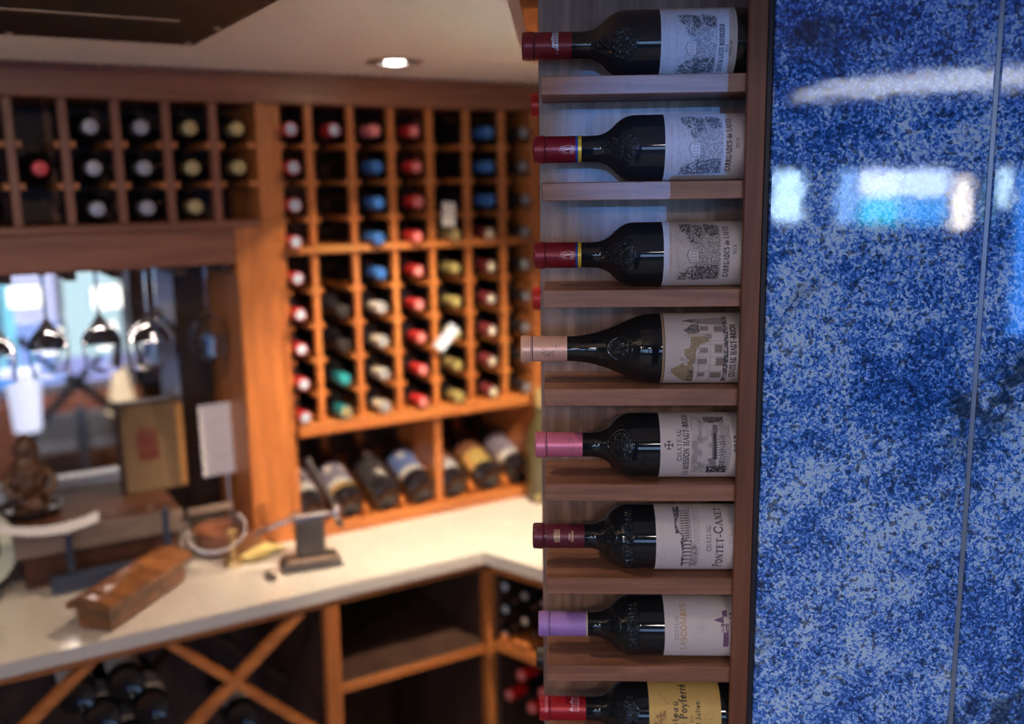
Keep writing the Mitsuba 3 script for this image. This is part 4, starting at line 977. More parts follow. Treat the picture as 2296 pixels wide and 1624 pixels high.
def vignette(pr, f, x0, x1, y0, y1, seed):
    """engraved park with a house between trees"""
    def P(u, v): return f(x0 + (x1 - x0) * u, y0 + (y1 - y0) * v)
    whole = [P(.08, 0), P(.92, .0), P(1, .06), P(1, .94), P(.92, 1), P(.08, 1), P(0, .94), P(0, .06)]
    pr.speckle(whole, INK, 1500, .42, .85, .40, .0015, (1.0, .25), seed)
    pr.speckle([P(.38, .03), P(1, .05), P(1, .97), P(.38, .97)], INK, 1150, .42, .60, .62, .0015, (1, 1), seed + 1)
    for poly in ([P(.08, .02), P(.30, .0), P(.62, .04), P(.62, .22), P(.44, .30), P(.28, .22), P(.12, .13)], [P(.06, .98), P(.1, .84), P(.30, .74), P(.5, .70), P(.58, .86), P(.6, .98)], [P(.62, .0), P(.95, .04), P(.97, .20), P(.78, .24), P(.64, .14)], [P(.5, .72), P(.96, .70), P(.97, .96), P(.5, .98)], [P(.2, .2), P(.42, .24), P(.5, .36), P(.36, .40)]):
        pr.speckle(poly, INK, 800, .37, .54, .92, .0016, (1, 1), seed + 2)
    # sky between the trees
    pr.poly([P(.08, .34), P(.3, .42), P(.34, .62), P(.1, .70)], PAPER, .5)
    pr.line([P(.42, .08), P(.44, .5), P(.42, .9)], .0006, PAPER, .8); pr.line([P(.36, .05), P(.37, .28)], .0007, PAPER, .9)
    # house
    pr.poly([P(.30, .46), P(.50, .44), P(.52, .66), P(.34, .67)], (.66, .62, .62)); pr.line([P(.30, .46), P(.26, .55), P(.34, .67)], .0006, INK)
    pr.line([P(.30, .46), P(.50, .44), P(.52, .66), P(.34, .67)], .0004, INK)
    for uu in (.36, .43):
        for vv_ in (.48, .53, .58, .63): pr.line([P(uu, vv_), P(uu + .035, vv_)], .0007, INK)
    for vv_ in np.linspace(.1, .9, 17): pr.line([P(.54, vv_), P(.66, vv_ + .02)], .0004, INK, .6)


def edge_lines(pr, f, x0, ys, color=(.42, .38, .42)):
    for dx in (6, 9): pr.line([f(x0 + dx, ys[0]), f(x0 + dx, ys[1])], .0004, color, .7)


def lafite_caps(pr):
    mid = (.0412, 0.0); c = (.62, .42, .40)
    pr.line([(mid[0] - .004, -.0008), (mid[0] + .003, .001), (mid[0] - .002, .002), (mid[0] - .004, 0), (mid[0], .0005), (mid[0] + .003, -.0025)], .0006, c)
    for i in range(14):
        a = 2 * math.pi * i / 14 + .2; r0, r1 = .0042, .0098 if i % 2 else .0085
        pr.line([(mid[0] - .001 + .8 * r0 * math.cos(a) * 1.2, r0 * math.sin(a)), (mid[0] - .001 + r1 * math.cos(a) * 1.1, .62 * r1 * math.sin(a))], .0009, c, .8)
    [pr.seg((.0449, -.005 + j * .0012), (.0461, -.005 + j * .0012), .0006, c, .8) for j in range(9)]
    pr.rect(.0488, .0518, -1, 1, (.030, .065, .30)); pr.rect(.0520, .0560, -1, 1, (.80, .56, .045))


# 1: white house print on the capsule
t, pf, M, L = show_bottle(0, 'bordeaux', .0372, -.0392, 'topmost bottle of the walnut column, dark red capsule with silver house print')
def d1(pr):
    c = (.62, .66, .78)
    pr.rect(.0345, .0370, -.002, .020, c); pr.rect(.0375, .0400, -.004, .0215, c); pr.rect(.0400, .0412, -.006, .0215, c)
    for q in np.linspace(-.003, .02, 9): pr.seg((.036, q), (.041, q), .0007, (.10, .02, .03))
    pr.poly([(.0345, .004), (.0328, .0085), (.0345, .013)], c); pr.rect(.0378, .0392, .002, .004, (.10, .02, .03))
    pr.rect(.0392, .0402, -.010, -.0085, c)
capsule_part(t, pf, L, M, .0565, (.20, .018, .030), draw=d1)
f = mapper(1479, 96, .0372); pr = Print(.0835, -.056 + PHI[0] * .037, .056 + PHI[0] * .037, PAPER, seed=11)
edge_lines(pr, f, 1479, (20, 165)); pr.text('MIS EN BOUTEILLE AU CHATEAU', f(1497, 0)[0], .0024, f(0, 150)[1], f(0, 60)[1], (.38, .35, .42), .8, op=.8)
vignette(pr, f, 1508, 1602, 33, 166, 21); pr.text('CHATEAU LAFITE ROTHSCHILD', f(1615, 0)[0], .0050, f(0, 159)[1], f(0, 57)[1], INK, 1.15)
pr.text('2013', f(1624, 0)[0], .0028, f(0, 118)[1], f(0, 101)[1], INK); pr.text('PAUILLAC', f(1632, 0)[0], .0026, f(0, 125)[1], f(0, 92)[1], INK)
pr.line([f(1637, 20), f(1637, 170)], .0004, (.4, .36, .3)); label_part(t, pr, pf, (1479 - 1168) * .000499, L, M)
emboss(t, pf, L, M, .078, .132, .030, lambda pr: crest(pr, .020, -.001, .021, .018, 5) + crest(pr, .036, .002, .014, .02, 8))

# 2, 3
for i, (tip, x0, yc, key, what) in enumerate(((-.0276, 1489, 334, 31, 'second bottle from the top of the walnut column, red capsule banded blue and yellow'), (-.0280, 1486, 572, 41, 'third bottle from the top of the walnut column, red capsule banded blue and yellow'))):
    t, pf, M, L = show_bottle(1 + i, 'bordeaux', .0376, tip, what)
    capsule_part(t, pf, L, M, .0560, (.225, .013, .028), draw=lafite_caps)
    f = mapper(x0, yc, .0376); pr = Print(.108, -.057 + PHI[0] * .037, .057 + PHI[0] * .037, PAPER if i == 0 else (.62, .56, .53), seed=12 + i)
    edge_lines(pr, f, x0, (yc - 76, yc + 76)); pr.text('MIS EN BOUTEILLE A LA PROPRIETE', f(x0 + 18, 0)[0], .0024, f(0, yc + 47)[1], f(0, yc - 55)[1], (.42, .25, .27), .8, op=.85)
    vignette(pr, f, x0 + 25, x0 + 129, yc - 71, yc + 65, key)
    a = f(x0 + 146, 0)[0]; t0, t1 = f(0, yc + 55)[1], f(0, yc - 64)[1]; w = t1 - t0
    pr.text('CARRUADES', a, .0058, t0, t0 + w * .55, INK, 1.1); pr.text('de', a, .0054, t0 + w * .59, t0 + w * .67, INK, 1.0); pr.text('LAFITE', a, .0058, t0 + w * .71, t1, INK, 1.1)
    pr.text('2013', f(x0 + 163, 0)[0], .0038, f(0, yc + 3)[1], f(0, yc - 19)[1], INK, .8); pr.text('PAUILLAC', f(x0 + 182, 0)[0], .0040, f(0, yc + 14)[1], f(0, yc - 32)[1], INK, .9)
    c = f(x0 + 168, yc + 45); pr.line(pr.ellipse(c[0], c[1], .007, .008, 30), .0003, INK, .5)
    for j in range(12):
        an_ = 2 * math.pi * j / 12; pr.line([(c[0] + .002 * math.cos(an_), c[1] + .002 * math.sin(an_)), (c[0] + .006 * math.cos(an_), c[1] + .006 * math.sin(an_))], .0005, INK, .45)
    label_part(t, pr, pf, (x0 - 1195.5) * (.000510 if i == 0 else .000517), L, M)
    emboss(t, pf, L, M, .078, .122, .028, lambda pr: crest(pr, .020, .002, .017, .019, 13 + i) + crest(pr, .030, .004, .010, .021, 17 + i, .0010))

# 4: sloped bottle
t, pf, M, L = show_bottle(3, 'sloped', .0418, -.0452, 'sloping-shouldered bottle with copper capsule and gold-brown turreted house label in the walnut column')
def d4(pr):
    g = (.20, .13, .12)
    for q in ((.0352, .0025), (.0385, .0025)): pr.seg(q, (q[0], .006), .0005, g, .6)
    pr.poly([(.029, -.004), (.024, -.006), (.029, -.008)], g, .45); pr.speckle([(.029, -.012), (.040, -.012), (.040, -.002), (.029, -.002)], g, 900, .4, .6, .7); pr.poly([(.029, -.002), (.025, -.001), (.029, .0005)], g, .45)
    pr.rect(.041, .0415, -.01, .004, g, .5); pr.rect(.0425, .0433, .001, .006, g, .6); pr.rect(.046, .0465, -.01, .008, g, .35)
capsule_part(t, pf, L, M, .0560, (.85, .52, .42), 'foil_metal_print', d4)
def z4(X, Y, f=mapper(1487, 781, .0418, .000520)): return f(1140 + X / 3.827, 680 + Y / 3.827)
pr = Print(.105, -.063 + PHI[0] * .037, .063 + PHI[0] * .037, (.58, .51, .48), seed=15)
pr.rect(0, .0022, -1, 1, (.34, .22, .12)); pr.rect(.0022, .0030, -1, 1, (.12, .08, .06))
G1, G2, GR = (.30, .225, .13), (.42, .33, .21), (.25, .22, .205)
pr.poly([z4(*q) for q in ((1595, 190), (1865, 120), (1880, 690), (1560, 690), (1590, 500), (1580, 300))], (.60, .53, .49))
pr.poly([z4(*q) for q in ((1400, 575), (1412, 610), (1520, 682), (1595, 688), (1595, 560), (1570, 492), (1520, 515))], G1); pr.speckle([z4(*q) for q in ((1400, 575), (1412, 610), (1520, 682), (1595, 688), (1595, 560), (1570, 492), (1520, 515))], G2, 900, .4, .7, .8, 0, (2, .5), 3)
pr.poly([z4(*q) for q in ((1512, 402), (1562, 385), (1568, 290), (1600, 262), (1730, 262), (1720, 335), (1640, 362), (1612, 420), (1612, 505), (1560, 500), (1515, 455))], G1); pr.speckle([z4(*q) for q in ((1512, 402), (1562, 385), (1568, 290), (1600, 262), (1730, 262), (1720, 335), (1640, 362), (1612, 420), (1612, 505), (1560, 500), (1515, 455))], G2, 900, .4, .7, .8, 0, (.5, 2), 5)
pr.poly([z4(*q) for q in ((1508, 232), (1580, 180), (1640, 172), (1645, 252), (1560, 272))], GR); pr.speckle([z4(*q) for q in ((1508, 232), (1580, 180), (1640, 172), (1645, 252), (1560, 272))], INK, 700, .45, .65, .8)
pr.poly([z4(*q) for q in ((1495, 146), (1602, 128), (1602, 166))], (.16, .14, .14)); pr.poly([z4(*q) for q in ((1602, 130), (1850, 118), (1862, 188), (1602, 168))], (.36, .31, .29)); pr.speckle([z4(*q) for q in ((1602, 130), (1850, 118), (1862, 188), (1602, 168))], INK, 800, .5, .7, .7)
pr.poly([z4(*q) for q in ((1500, 275), (1560, 262), (1750, 255), (1750, 285), (1560, 292))], (.50, .43, .36))
for a_, b_, c_, d_ in ((1650, 198, 1716, 232), (1772, 196, 1842, 246), (1648, 390, 1710, 432), (1770, 362, 1832, 430), (1625, 488, 1702, 532), (1640, 608, 1690, 642), (1744, 606, 1832, 656), (1785, 478, 1862, 545), (1700, 275, 1740, 300), (1575, 490, 1605, 525)):
    pr.poly([z4(a_, b_), z4(c_, b_), z4(c_, d_), z4(a_, d_)], (.19, .15, .13)); 
    for u in np.linspace(b_ + 6, d_ - 6, 4): pr.line([z4(a_ + 4, u), z4(c_ - 4, u)], .0004, (.5, .44, .40), .8)
    pr.line([z4(a_ - 6, b_ - 5), z4(c_ + 4, b_ - 5), z4(c_ + 4, d_ + 5), z4(a_ - 6, d_ + 5), z4(a_ - 6, b_ - 5)], .0004, (.22, .18, .16), .8)
pr.poly([z4(*q) for q in ((1505, 545), (1540, 470), (1545, 548))], (.56, .50, .44)); pr.line([z4(1505, 545), z4(1540, 470), z4(1545, 548), z4(1505, 545)], .0005, (.2, .16, .14)); pr.line([z4(1480, 480), z4(1512, 480)], .0009, (.25, .2, .17)); pr.line([z4(1480, 495), z4(1512, 495)], .0009, (.25, .2, .17))
for X in (1600, 1640, 1735): pr.line([z4(X, 300), z4(X - 4, 680)], .0005, (.2, .16, .14), .8)
for Y in (330, 360, 470, 548, 600): pr.line([z4(1600, Y), z4(1850, Y - 6)], .0005, (.2, .16, .14), .6)
pr.line([z4(1385, 570), z4(1395, 562)], .0005, INK); pr.line([z4(1378, 606), z4(1400, 606)], .0005, INK)
pr.speckle([z4(1555, 580), z4(1600, 580), z4(1600, 685), z4(1540, 685)], INK, 600, .42, .55, .8)
pr.speckle([z4(1846, 105), z4(1885, 110), z4(1885, 690), z4(1846, 690)], INK, 700, .32, .52, .95)
pr.text('CHATEAU HAUT-BRION', z4(1952, 0)[0], .0064, z4(0, 648)[1], z4(0, 180)[1], (.07, .055, .05), 1.35)
for j in range(13):
    y_ = 640 - j * 36; pr.line([z4(2000, y_), z4(1975, y_ - 10), z4(1990, y_ - 20), z4(2012, y_ - 14), z4(1968, y_ - 30)], .0004, (.25, .21, .19), .6)
label_part(t, pr, pf, (1487 - 1166) * .00052, L, M)
emboss(t, pf, L, M, .090, .146, .027, lambda pr: ring(pr, .0275, 0, .0140, .0195) + .6 * crest(pr, .0275, 0, .011, .0150, 23))

# 5: pink capsule
t, pf, M, L = show_bottle(4, 'bordeaux', .0392, -.0288, 'bottle with metallic pink capsule and small black cross on its label, walnut column')
def d5(pr):
    g = (.28, .09, .14)
    for q in (.0410, .0432, .0452): pr.seg((q, -.010), (q, .009), .0010, g, .35)
    pr.seg((.0470, -.007), (.0470, .006), .0009, g, .3)
capsule_part(t, pf, L, M, .0578, (.72, .20, .33), 'foil_metal_print', d5)
k5 = .00053; f = mapper(1474, 1000, .0392, k5); pr = Print(.100, -.059 + PHI[0] * .037, .059 + PHI[0] * .037, PAPER, seed=16)
c = f(1493, 1002)
for da, dt in ((.0045, 0), (-.0045, 0), (0, .0045), (0, -.0045)):
    pr.seg(c, (c[0] + da, c[1] + dt), .0012, INK); e = (c[0] + da, c[1] + dt); pr.seg((e[0] - abs(dt) * .45, e[1] - abs(da) * .45), (e[0] + abs(dt) * .45, e[1] + abs(da) * .45), .0012, INK)
pr.text('CHATEAU', f(1521, 0)[0], .0050, f(0, 1039)[1], f(0, 965)[1], INK, 1.1); pr.text('LA MISSION HAUT-BRION', f(1537.5, 0)[0], .0064, f(0, 1071)[1], f(0, 931)[1], INK, 1.2)
R_ = lambda x0, x1, y0, y1: [f(x0, y0), f(x1, y0), f(x1, y1), f(x0, y1)]
pr.poly(R_(1543, 1629, 936, 1066), (.56, .51, .495)); pr.speckle(R_(1543, 1600, 936, 1066), (.25, .23, .23), 170, .42, .68, .75, .0, (1, .7), 7); pr.speckle(R_(1543, 1629, 936, 1066), INK, 1400, .5, .8, .4)
pr.poly(R_(1588, 1600, 974, 1036), INK); pr.poly(R_(1588, 1592, 974, 1036), (.25, .23, .22)); pr.poly(R_(1599, 1605, 974, 1040), (.55, .52, .50))
for y_ in range(978, 1036, 6): pr.line([f(1600, y_), f(1604, y_)], .0009, INK)
pr.poly(R_(1592, 1603, 955, 974), (.2, .18, .18)); pr.speckle(R_(1572, 1618, 936, 950), INK, 700, .3, .5, .95); pr.poly([f(1583, 1042), f(1578, 1035), f(1590, 1031), f(1600, 1048), f(1586, 1048)], (.22, .2, .2))
for x_ in range(1606, 1630, 3): pr.line([f(x_, 945 + (x_ - 1606) * .6), f(x_ + 4, 1010), f(x_ - 2, 1060)], .0006, INK, .8)
for y_ in range(980, 1060, 6): pr.speckle(R_(1605, 1618, y_, y_ + 4), INK, 900, .4, .5, .8)
pr.speckle(R_(1578, 1622, 1050, 1066), INK, 600, .3, .46, 1)
pr.text('2013', f(1648, 0)[0], .0056, f(0, 1019)[1], f(0, 980)[1], INK, 1.4)
label_part(t, pr, pf, (1474 - 1199) * .000545, L, M)
emboss(t, pf, L, M, .078, .132, .031, lambda pr: ring(pr, .0245, 0, .0145, .0225) + ring(pr, .0245, 0, .0105, .0165, .0006, .0004) + .6 * crest(pr, .0245, 0, .0085, .010, 33) + .8 * crest(pr, .0305, 0, .0075, .019, 35))

# 6: burgundy capsule, gold print
t, pf, M, L = show_bottle(5, 'bordeaux', .0400, -.0327, 'bottle with burgundy capsule in gold print, house above vine rows, walnut column')
def d6(pr):
    g = (.62, .45, .30)
    for q in np.linspace(-.0075, .0075, 8): pr.rect(.0255 + (.002 if int(q * 1e4) % 2 else 0), .0335, q - .0006, q + .0005, g, .8)
    for q in (.0270, .0295, .0328): pr.seg((q, -.008), (q, .008), .0008, g, .8)
    pr.text('CHATEAU', .0462, .0016, -.006, .003, g, 1.2); pr.text('PONTET-CANET', .0500, .0019, -.008, .007, g, 1.3)
capsule_part(t, pf, L, M, .0640, (.115, .018, .035), draw=d6)
k6 = .00054; f = mapper(1464, 1202, .0400, k6); pr = Print(.105, -.060 + PHI[0] * .037, .060 + PHI[0] * .037, (.62, .56, .56), seed=17)
for j, ch_ in enumerate('GRAND CRU CLASSE EN 1855'):
    u = j / 23.0; y_ = 1262 - u * 118; x_ = 1489 - 12 * math.sin(math.pi * u)
    a_, t_ = f(x_, y_); pr.text(ch_, a_ + .0012, .0030, t_, t_ + .0018, (.45, .40, .42), .7, op=.7) if ch_ != ' ' else None
Q = lambda X, Y: f(1140 + X / 3.827, 1110 + Y / 3.827)
for poly in (((1395, 120), (1440, 110), (1440, 215), (1405, 330), (1450, 335), (1450, 130)), ((1445, 395), (1475, 360), (1500, 360), (1500, 450), (1460, 470)), ((1455, 540), (1490, 545), (1490, 620), (1462, 620))):
    pr.speckle([Q(*q) for q in poly] if Polygon(poly).is_valid else [Q(*q) for q in Polygon(poly).convex_hull.exterior.coords[:-1]], INK, 700, .28, .45, .95)
pr.poly([Q(*q) for q in ((1450, 130), (1530, 95), (1530, 380), (1480, 380), (1440, 330), (1410, 240))], (.50, .45, .45)); pr.poly([Q(*q) for q in ((1470, 400), (1535, 390), (1535, 620), (1475, 620))], (.54, .49, .49))
for j in range(12):
    y_ = 120 + j * 22; pr.line([Q(1455, y_ + 12), Q(1478, y_ + 10)], .0011, INK); pr.line([Q(1490, y_ + 10), Q(1522, y_ + 6)], .0013, INK)
for j in range(7):
    y_ = 395 + j * 32; pr.line([Q(1475, y_), Q(1500, y_)], .0016, INK); pr.line([Q(1508, y_), Q(1530, y_)], .0014, INK); pr.line([Q(1462, y_ + 14), Q(1475, y_ + 8)], .0016, INK, .8)
pr.line([Q(1403, 235), Q(1420, 300), Q(1450, 330), Q(1470, 365), Q(1450, 400), Q(1465, 470), Q(1462, 560), Q(1470, 620)], .0008, INK); pr.line([Q(1405, 120), Q(1440, 125), Q(1440, 170), Q(1408, 235)], .0010, INK)
pr.line([Q(1536, 90), Q(1536, 620)], .0006, INK); pr.speckle([Q(1535, 380), Q(1600, 470), Q(1590, 610), Q(1535, 620)], INK, 1300, .42, .58, .8)
for j in range(26):
    y_ = 95 + j * 20; pr.line([Q(1555 + (j % 3), y_), Q(1580, y_ + 18), Q(1612, y_ + 22)], .0005, INK, .8)
pr.speckle([Q(1395, 95), Q(1450, 90), Q(1450, 130), Q(1395, 130)], INK, 700, .3, .45, 1)
pr.text('CHÂTEAU', f(1586, 0)[0], .0052, f(0, 1237)[1], f(0, 1178)[1], INK, .9); pr.text('PONTET-CANET', f(1612, 0)[0], .0106, f(0, 1272)[1], f(0, 1137)[1], INK, .95, small_caps=True)
pr.text('2013', f(1634, 0)[0], .0044, f(0, 1220)[1], f(0, 1198)[1], (.3, .27, .28), .6)
label_part(t, pr, pf, (1464 - 1194) * .000556, L, M)
def e6(pr):
    pr.text('CHATEAU PONTET-CANET', .042, .0085, -.045, .045, (1, 1, 1), 1.2)
    return .0011 * pr.rgb[..., 0] + ring(pr, .004, 0, .018, .016, .0012, .0010) * (pr.A > .003)
emboss(t, pf, L, M, .080, .132, .050, e6)

# 7: lilac capsule
t, pf, M, L = show_bottle(6, 'bordeaux', .0376, -.0270, 'seventh bottle of the walnut column, matt lilac capsule, white label with gold name')
def d7(pr):
    pr.rect(.0606, .0623, -1, 1, (.62, .50, .36)); c = (.33, .20, .30)
    for i in range(12):
        a_ = 2 * math.pi * i / 12; pr.line([(.041 + .0015 * math.cos(a_), .005 + .0015 * math.sin(a_)), (.041 + .005 * math.cos(a_), .005 + .004 * math.sin(a_))], .0007, c, .45)
capsule_part(t, pf, L, M, .0622, (.33, .185, .52), 'foil_matt_print', d7)
k7 = .00055; f = mapper(1486, 1404, .0376, k7); pr = Print(.100, -.055 + PHI[0] * .037, .055 + PHI[0] * .037, (.60, .545, .54), seed=18)
pr.text('CHÂTEAU', f(1517, 0)[0], .0046, f(0, 1438)[1], f(0, 1384)[1], (.28, .22, .24), .9); pr.text('LASCOMBES', f(1534, 0)[0], .0068, f(0, 1460)[1], f(0, 1357)[1], (.45, .26, .08), 1.0)
cc = f(1568, 1412)
for rad in (.0032, .0062): pr.line(pr.ellipse(cc[0], cc[1], rad, rad, 26), .0004, (.42, .36, .37), .8)
pr.text('X', cc[0] + .0018, .0036, cc[1] - .0015, cc[1] + .0015, (.4, .34, .35))
rs = random.Random(3)
for s_ in range(9):
    a_, b_ = f(1556 + (s_ % 3) * 10, 1374 + s_ * 9); pr.line(pr.ellipse(a_, b_, .0025 + rs.random() * .003, .0025 + rs.random() * .002, 16)[:12], .00035, (.45, .38, .38), .7)
PU = (.16, .09, .17); Q = lambda X, Y: f(1140 + X / 3.827, 1310 + Y / 3.827)
pr.poly([Q(1740, 322), Q(1825, 290), Q(1825, 350)], PU); pr.poly([Q(1815, 245), Q(1858, 232), Q(1858, 290), Q(1822, 290)], PU); pr.poly([Q(1820, 425), Q(1868, 425), Q(1868, 548), Q(1820, 548)], PU); pr.speckle([Q(1800, 350), Q(1870, 350), Q(1870, 425), Q(1800, 425)], PU, 600, .4, .5, .9)
for j in range(8):
    pr.poly([Q(1880, 260 + j * 36), Q(1900, 260 + j * 36), Q(1900, 278 + j * 36), Q(1880, 278 + j * 36)], PU); pr.poly([Q(1910, 260 + j * 36), Q(1930, 260 + j * 36), Q(1930, 278 + j * 36), Q(1910, 278 + j * 36)], PU, .8)
# rounded corners
label_part(t, pr, pf, (1486 - 1206) * .000560, L, M)
def e7(pr):
    pr.text('LASCOMBES', .0425, .0090, -.030, .030, (1, 1, 1), 1.1)
    return .0011 * pr.rgb[..., 0] + .0009 * (np.exp(-((pr.A - .0310) / .0007) ** 2) + np.exp(-((pr.A - .0450) / .0007) ** 2)) + ring(pr, .006, -.002, .016, .014, .0012, .0010)
emboss(t, pf, L, M, .080, .130, .050, e7)

# 8: yellow label
t, pf, M, L = show_bottle(7, 'bordeaux', .0380, -.0270, 'lowest bottle of the walnut column, red capsule and yellow label')
def d8(pr):
    c = (.72, .42, .50)
    pr.rect(.0500, .0508, -.004, .020, c); pr.rect(.0420, .0428, -.004, .020, c)
    for q in np.linspace(-.003, .019, 8): pr.seg((.042, q), (.050, q), .0007, c, .9)
    pr.poly([(.042, -.004), (.038, -.0015), (.042, .001)], c); pr.poly([(.042, .006), (.039, .0085), (.042, .011)], c)
    [pr.seg((.0075 + .0012 * (j % 2), -.004 + j * .0022), (.0108, -.004 + j * .0022), .0009, c, .8) for j in range(11)]
capsule_part(t, pf, L, M, .0600, (.36, .012, .022), draw=d8)
k8 = .00055; f = mapper(1452, 1590, .0380, k8); pr = Print(.0895, -.056 + PHI[0] * .037, .056 + PHI[0] * .037, (.62, .42, .135), seed=19)
pr.text('Château', f(1517, 0)[0], .0078, f(0, 1652)[1], f(0, 1572)[1], (.07, .05, .04), 1.2); pr.text('Léoville Poyferré', f(1537, 0)[0], .0092, f(0, 1675)[1], f(0, 1534)[1], (.06, .045, .04), 1.2)
pr.text('2013', f(1551, 0)[0], .0034, f(0, 1620)[1], f(0, 1604)[1], (.2, .14, .06), .8); pr.text('St Julien', f(1567, 0)[0], .0056, f(0, 1632)[1], f(0, 1572)[1], (.07, .05, .04), 1.3)
pr.speckle([f(1462, 1600), f(1490, 1592), f(1490, 1640), f(1464, 1640)], (.26, .10, .06), 420, .38, .52, .85)
pr.line([f(1478, 1556), f(1496, 1580)], .0007, (.42, .22, .08), .7); pr.line([f(1580, 1600), f(1577, 1612), f(1597, 1612), f(1594, 1592), f(1580, 1600)], .0005, (.4, .26, .08)); pr.line([f(1582, 1604), f(1592, 1598)], .0004, (.4, .26, .08))
label_part(t, pr, pf, (1452 - 1208) * .000570, L, M)
emboss(t, pf, L, M, .080, .128, .040, lambda pr: ring(pr, .012, -.002, .018, .014, .0012, .0010) + .7 * crest(pr, .036, .0, .010, .02, 43))

# capsules of bottles lying in the rack on the back of the column
for z, c, what in ((.1195 - .0185, 'red', 'near its top'), (-.155, 'red', 'at mid height'), (-.669 - .0165, 'black', 'near its foot')):
    M = MF @ frame((-.034 + .2996, 1.335, z), (-1, 0, 0), (0, -1, 0))
    small_bottle(M, c, c, f'{WORD[c]} bottle capsule peeking out behind the walnut column {what}', None, 'rear_bottle')
rb = thing('rear_rack', 'walnut shelves on the rear face of the bottle column', 'wine rack')
for z in (.0635, -.193, -.722):
    part(rb, 'shelf', box(-.012, .50, 1.2535, 1.374, z - .018, z, .001), 'walnut_across', MF)

# ------------------------------------------------------------------ the restaurant behind the viewer: its windows and ceiling light
WY = -5.996
panes = [(1.76, 2.00, -.334, .066, (.50, .75, 1.0), 2.6), (2.29, 2.435, -.36, .065, (.25, .50, 1.0), 1.6), (2.45, 2.785, -.147, .06, (.60, .72, 1.0), 2.6), (2.45, 2.785, -.36, -.153, (.05, .55, .85), 1.8), (2.795, 3.17, -.147, .06, (.55, .70, 1.0), 2.4), (2.795, 3.17, -.36, -.153, (.05, .33, .85), 1.6),
         (3.21, 3.35, -.405, -.009, (1.0, .90, .75), 2.4), (3.46, 3.53, -.37, .0, (.25, .75, 1.0), 2.0), (3.56, 3.66, -.23, .064, (.55, .80, 1.0), 2.4), (3.72, 4.6, -1.30, .05, (.04, .26, .95), 1.1),
         (-3.6, -2.5, -1.0, .5, (.35, .58, 1.0), 2.0), (-2.3, -1.2, -1.0, .5, (.35, .58, 1.0), 2.0), (-1.0, .1, -1.0, .5, (.35, .58, 1.0), 2.0), (.3, 1.4, -.8, .3, (.35, .58, 1.0), 2.0)]  # these wide panes are unseen, added to send more light forward
wf = []
for x0, x1, z0, z1, c, g in panes:
    if x0 in (2.45, 2.795): continue
    wf += [box(x0 - .03, x1 + .03, WY + .001, WY + .03, z1, z1 + .03), box(x0 - .03, x1 + .03, WY + .001, WY + .03, z0 - .03, z0), box(x0 - .03, x0, WY + .001, WY + .03, z0, z1), box(x1, x1 + .03, WY + .001, WY + .03, z0, z1)]
wf += [box(2.445, 3.175, WY + .001, WY + .03, .0605, .09), box(2.445, 3.175, WY + .001, WY + .03, -.39, -.3605), box(2.786, 2.794, WY + .001, WY + .02, -.36, .06), box(2.45, 2.785, WY + .001, WY + .02, -.152, -.148), box(2.795, 3.17, WY + .001, WY + .02, -.152, -.148)]
struct('window_3', cat(*wf), 'rail_blue', MF)
groups = {}
for x0, x1, z0, z1, c, g in panes: groups.setdefault((c, g), []).append(quad((x0, WY + .012, z0), (x0, WY + .012, z1), (x1, WY + .012, z1), (x1, WY + .012, z0)))
for i, ((c, g), ms) in enumerate(groups.items()):
    m = cat(*ms); m = moved(m, MF)
    if m.face_normals[0][1] < 0: m.faces = m.faces[:, ::-1]
    scene['window_3__pane' + (f'_{i:03d}' if i else '')] = mikit.ply(m, 'dark_gap', emitter=emit(np.array(c) * g * (7.0 if g != 2.0 else 1.9) * WG))
# long curved ceiling lamp
cl = thing('cove_lamp', 'long tapering white ceiling lamp reflected in the blue granite', 'ceiling light')
yl = -2.70
lo = [(1.11, .376), (1.249, .380), (1.397, .388), (1.607, .394), (1.816, .403), (2.108, .414), (2.9, .440)]
hi = [(1.112, .378), (1.184, .416), (1.31, .450), (1.498, .474), (1.707, .489), (2.09, .505), (2.9, .53)]
xs_ = np.linspace(1.112, 2.9, 40); zl = np.interp(xs_, [p[0] for p in lo], [p[1] for p in lo]); zh = np.interp(xs_, [p[0] for p in hi], [p[1] for p in hi])
strip = grid_mesh(np.stack([np.stack([xs_, 0 * xs_ + yl, zl], -1), np.stack([xs_, 0 * xs_ + yl, zh], -1)], 1))
strip = moved(strip, MF)
if strip.face_normals[0][1] < 0: strip.faces = strip.faces[:, ::-1]
scene[f'{cl}__diffuser'] = mikit.ply(strip, 'dark_gap', emitter=emit(np.array((.84, .88, 1.0)) * 6.5))
back = cat(*[hull([(a, yl - .03, z0), (a, yl - .003, z0), (a, yl - .003, z1), (a, yl - .03, z1), (b, yl - .03, y0), (b, yl - .003, y0), (b, yl - .003, y1), (b, yl - .03, y1)]) for a, b, z0, z1, y0, y1 in zip(xs_[1:-1], xs_[2:], zl[1:-1] - .001, zh[1:-1] + .001, zl[2:] - .001, zh[2:] + .001)])
part(cl, 'housing', back, 'rail_white', MF)
part(cl, 'hanger', tube([(1.6, yl - .016, .47), (1.6, yl - .016, .66), (1.6, yl - .016, .8495)], .006, 8), 'rail_white', MF)
part(cl, 'hanger', tube([(2.7, yl - .016, .50), (2.7, yl - .016, .66), (2.7, yl - .016, .8495)], .006, 8), 'rail_white', MF)
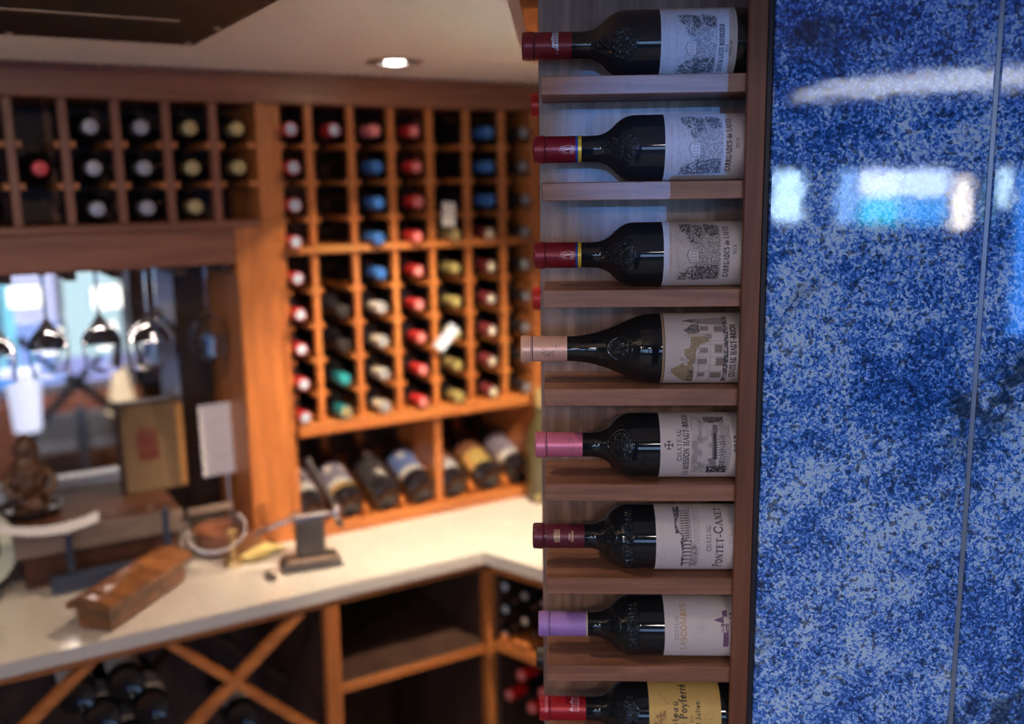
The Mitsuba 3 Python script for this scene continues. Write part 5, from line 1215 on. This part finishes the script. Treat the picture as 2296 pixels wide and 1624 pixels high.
# dining room pendant lamps, unseen and added to light the bottle column
for i, (x, y) in enumerate(((-1.2, -1.6), (.53, -1.35), (-.45, -2.6), (-2.0, -3.4))):
    k = thing('fill_pendant_lamp', f'added unseen square fill lamp in the dining room, {("front left", "front right", "middle", "rear left")[i]}', 'ceiling light', 'added fill lamps of the dining room')
    part(k, 'frame', box(x - .18, x + .18, y - .18, y + .18, .400, .43, .004), 'rail_white', MF)
    part(k, 'cord', tube([(x, y, .43), (x, y, .6), (x, y, .849)], .004, 8), 'lamp_black', MF)
    q = quad((x - .17, y - .17, .3995), (x - .17, y + .17, .3995), (x + .17, y + .17, .3995), (x + .17, y - .17, .3995))
    emit_part(key_for(f'{k}__diffuser'), q, np.array((1.0, .82, .73)) * 34.0 * ROOM_GAIN, M=MF)

bs = thing('added_blue_spotlight', 'unseen blue spotlight added in the dining room to tint the top shelves', 'spotlight')  # unseen source, put in for the blue light on the column
bo = np.array([-.30, -4.5, .50])
Mbs = MF @ frame(bo, np.array([.15, 1.13, .02]) - bo, (0, 0, 1))
part(bs, 'housing', lathe([(0, -.16), (.05, -.16), (.055, -.02), (.052, -.02), (.045, -.13), (0, -.13)], 28), 'lamp_black', Mbs, smooth=40)
part(bs, 'hanger', tube([(-.30, -4.57, .49), (-.30, -4.57, .7), (-.30, -4.57, .849)], .006, 8), 'lamp_black', MF)
scene['added_blue_spotlight_beam'] = {'type': 'spot', 'intensity': {'type': 'rgb', 'value': [2.6 * BLUE_GAIN, 10.0 * BLUE_GAIN, 30.0 * BLUE_GAIN]}, 'cutoff_angle': 1.8, 'beam_width': 0.5,
                                'to_world': T().look_at(origin=(bo + [0, 0, EYE]).tolist(), target=[.165, 1.18, EYE + .04], up=[0, 0, 1])}
pz = thing('pillar', 'unseen dark pillar added to cut the edge of the blue beam', 'pillar')  # stepped blocker, added to shape the shadow edge in the blue light
part(pz, 'shaft', box(.048, .17, -.62, -.50, .151, .8495, .002), 'curtain', MF)
part(pz, 'plinth', box(.004, .21, -.66, -.50, -EYE + .001, .1505, .002), 'curtain', MF)
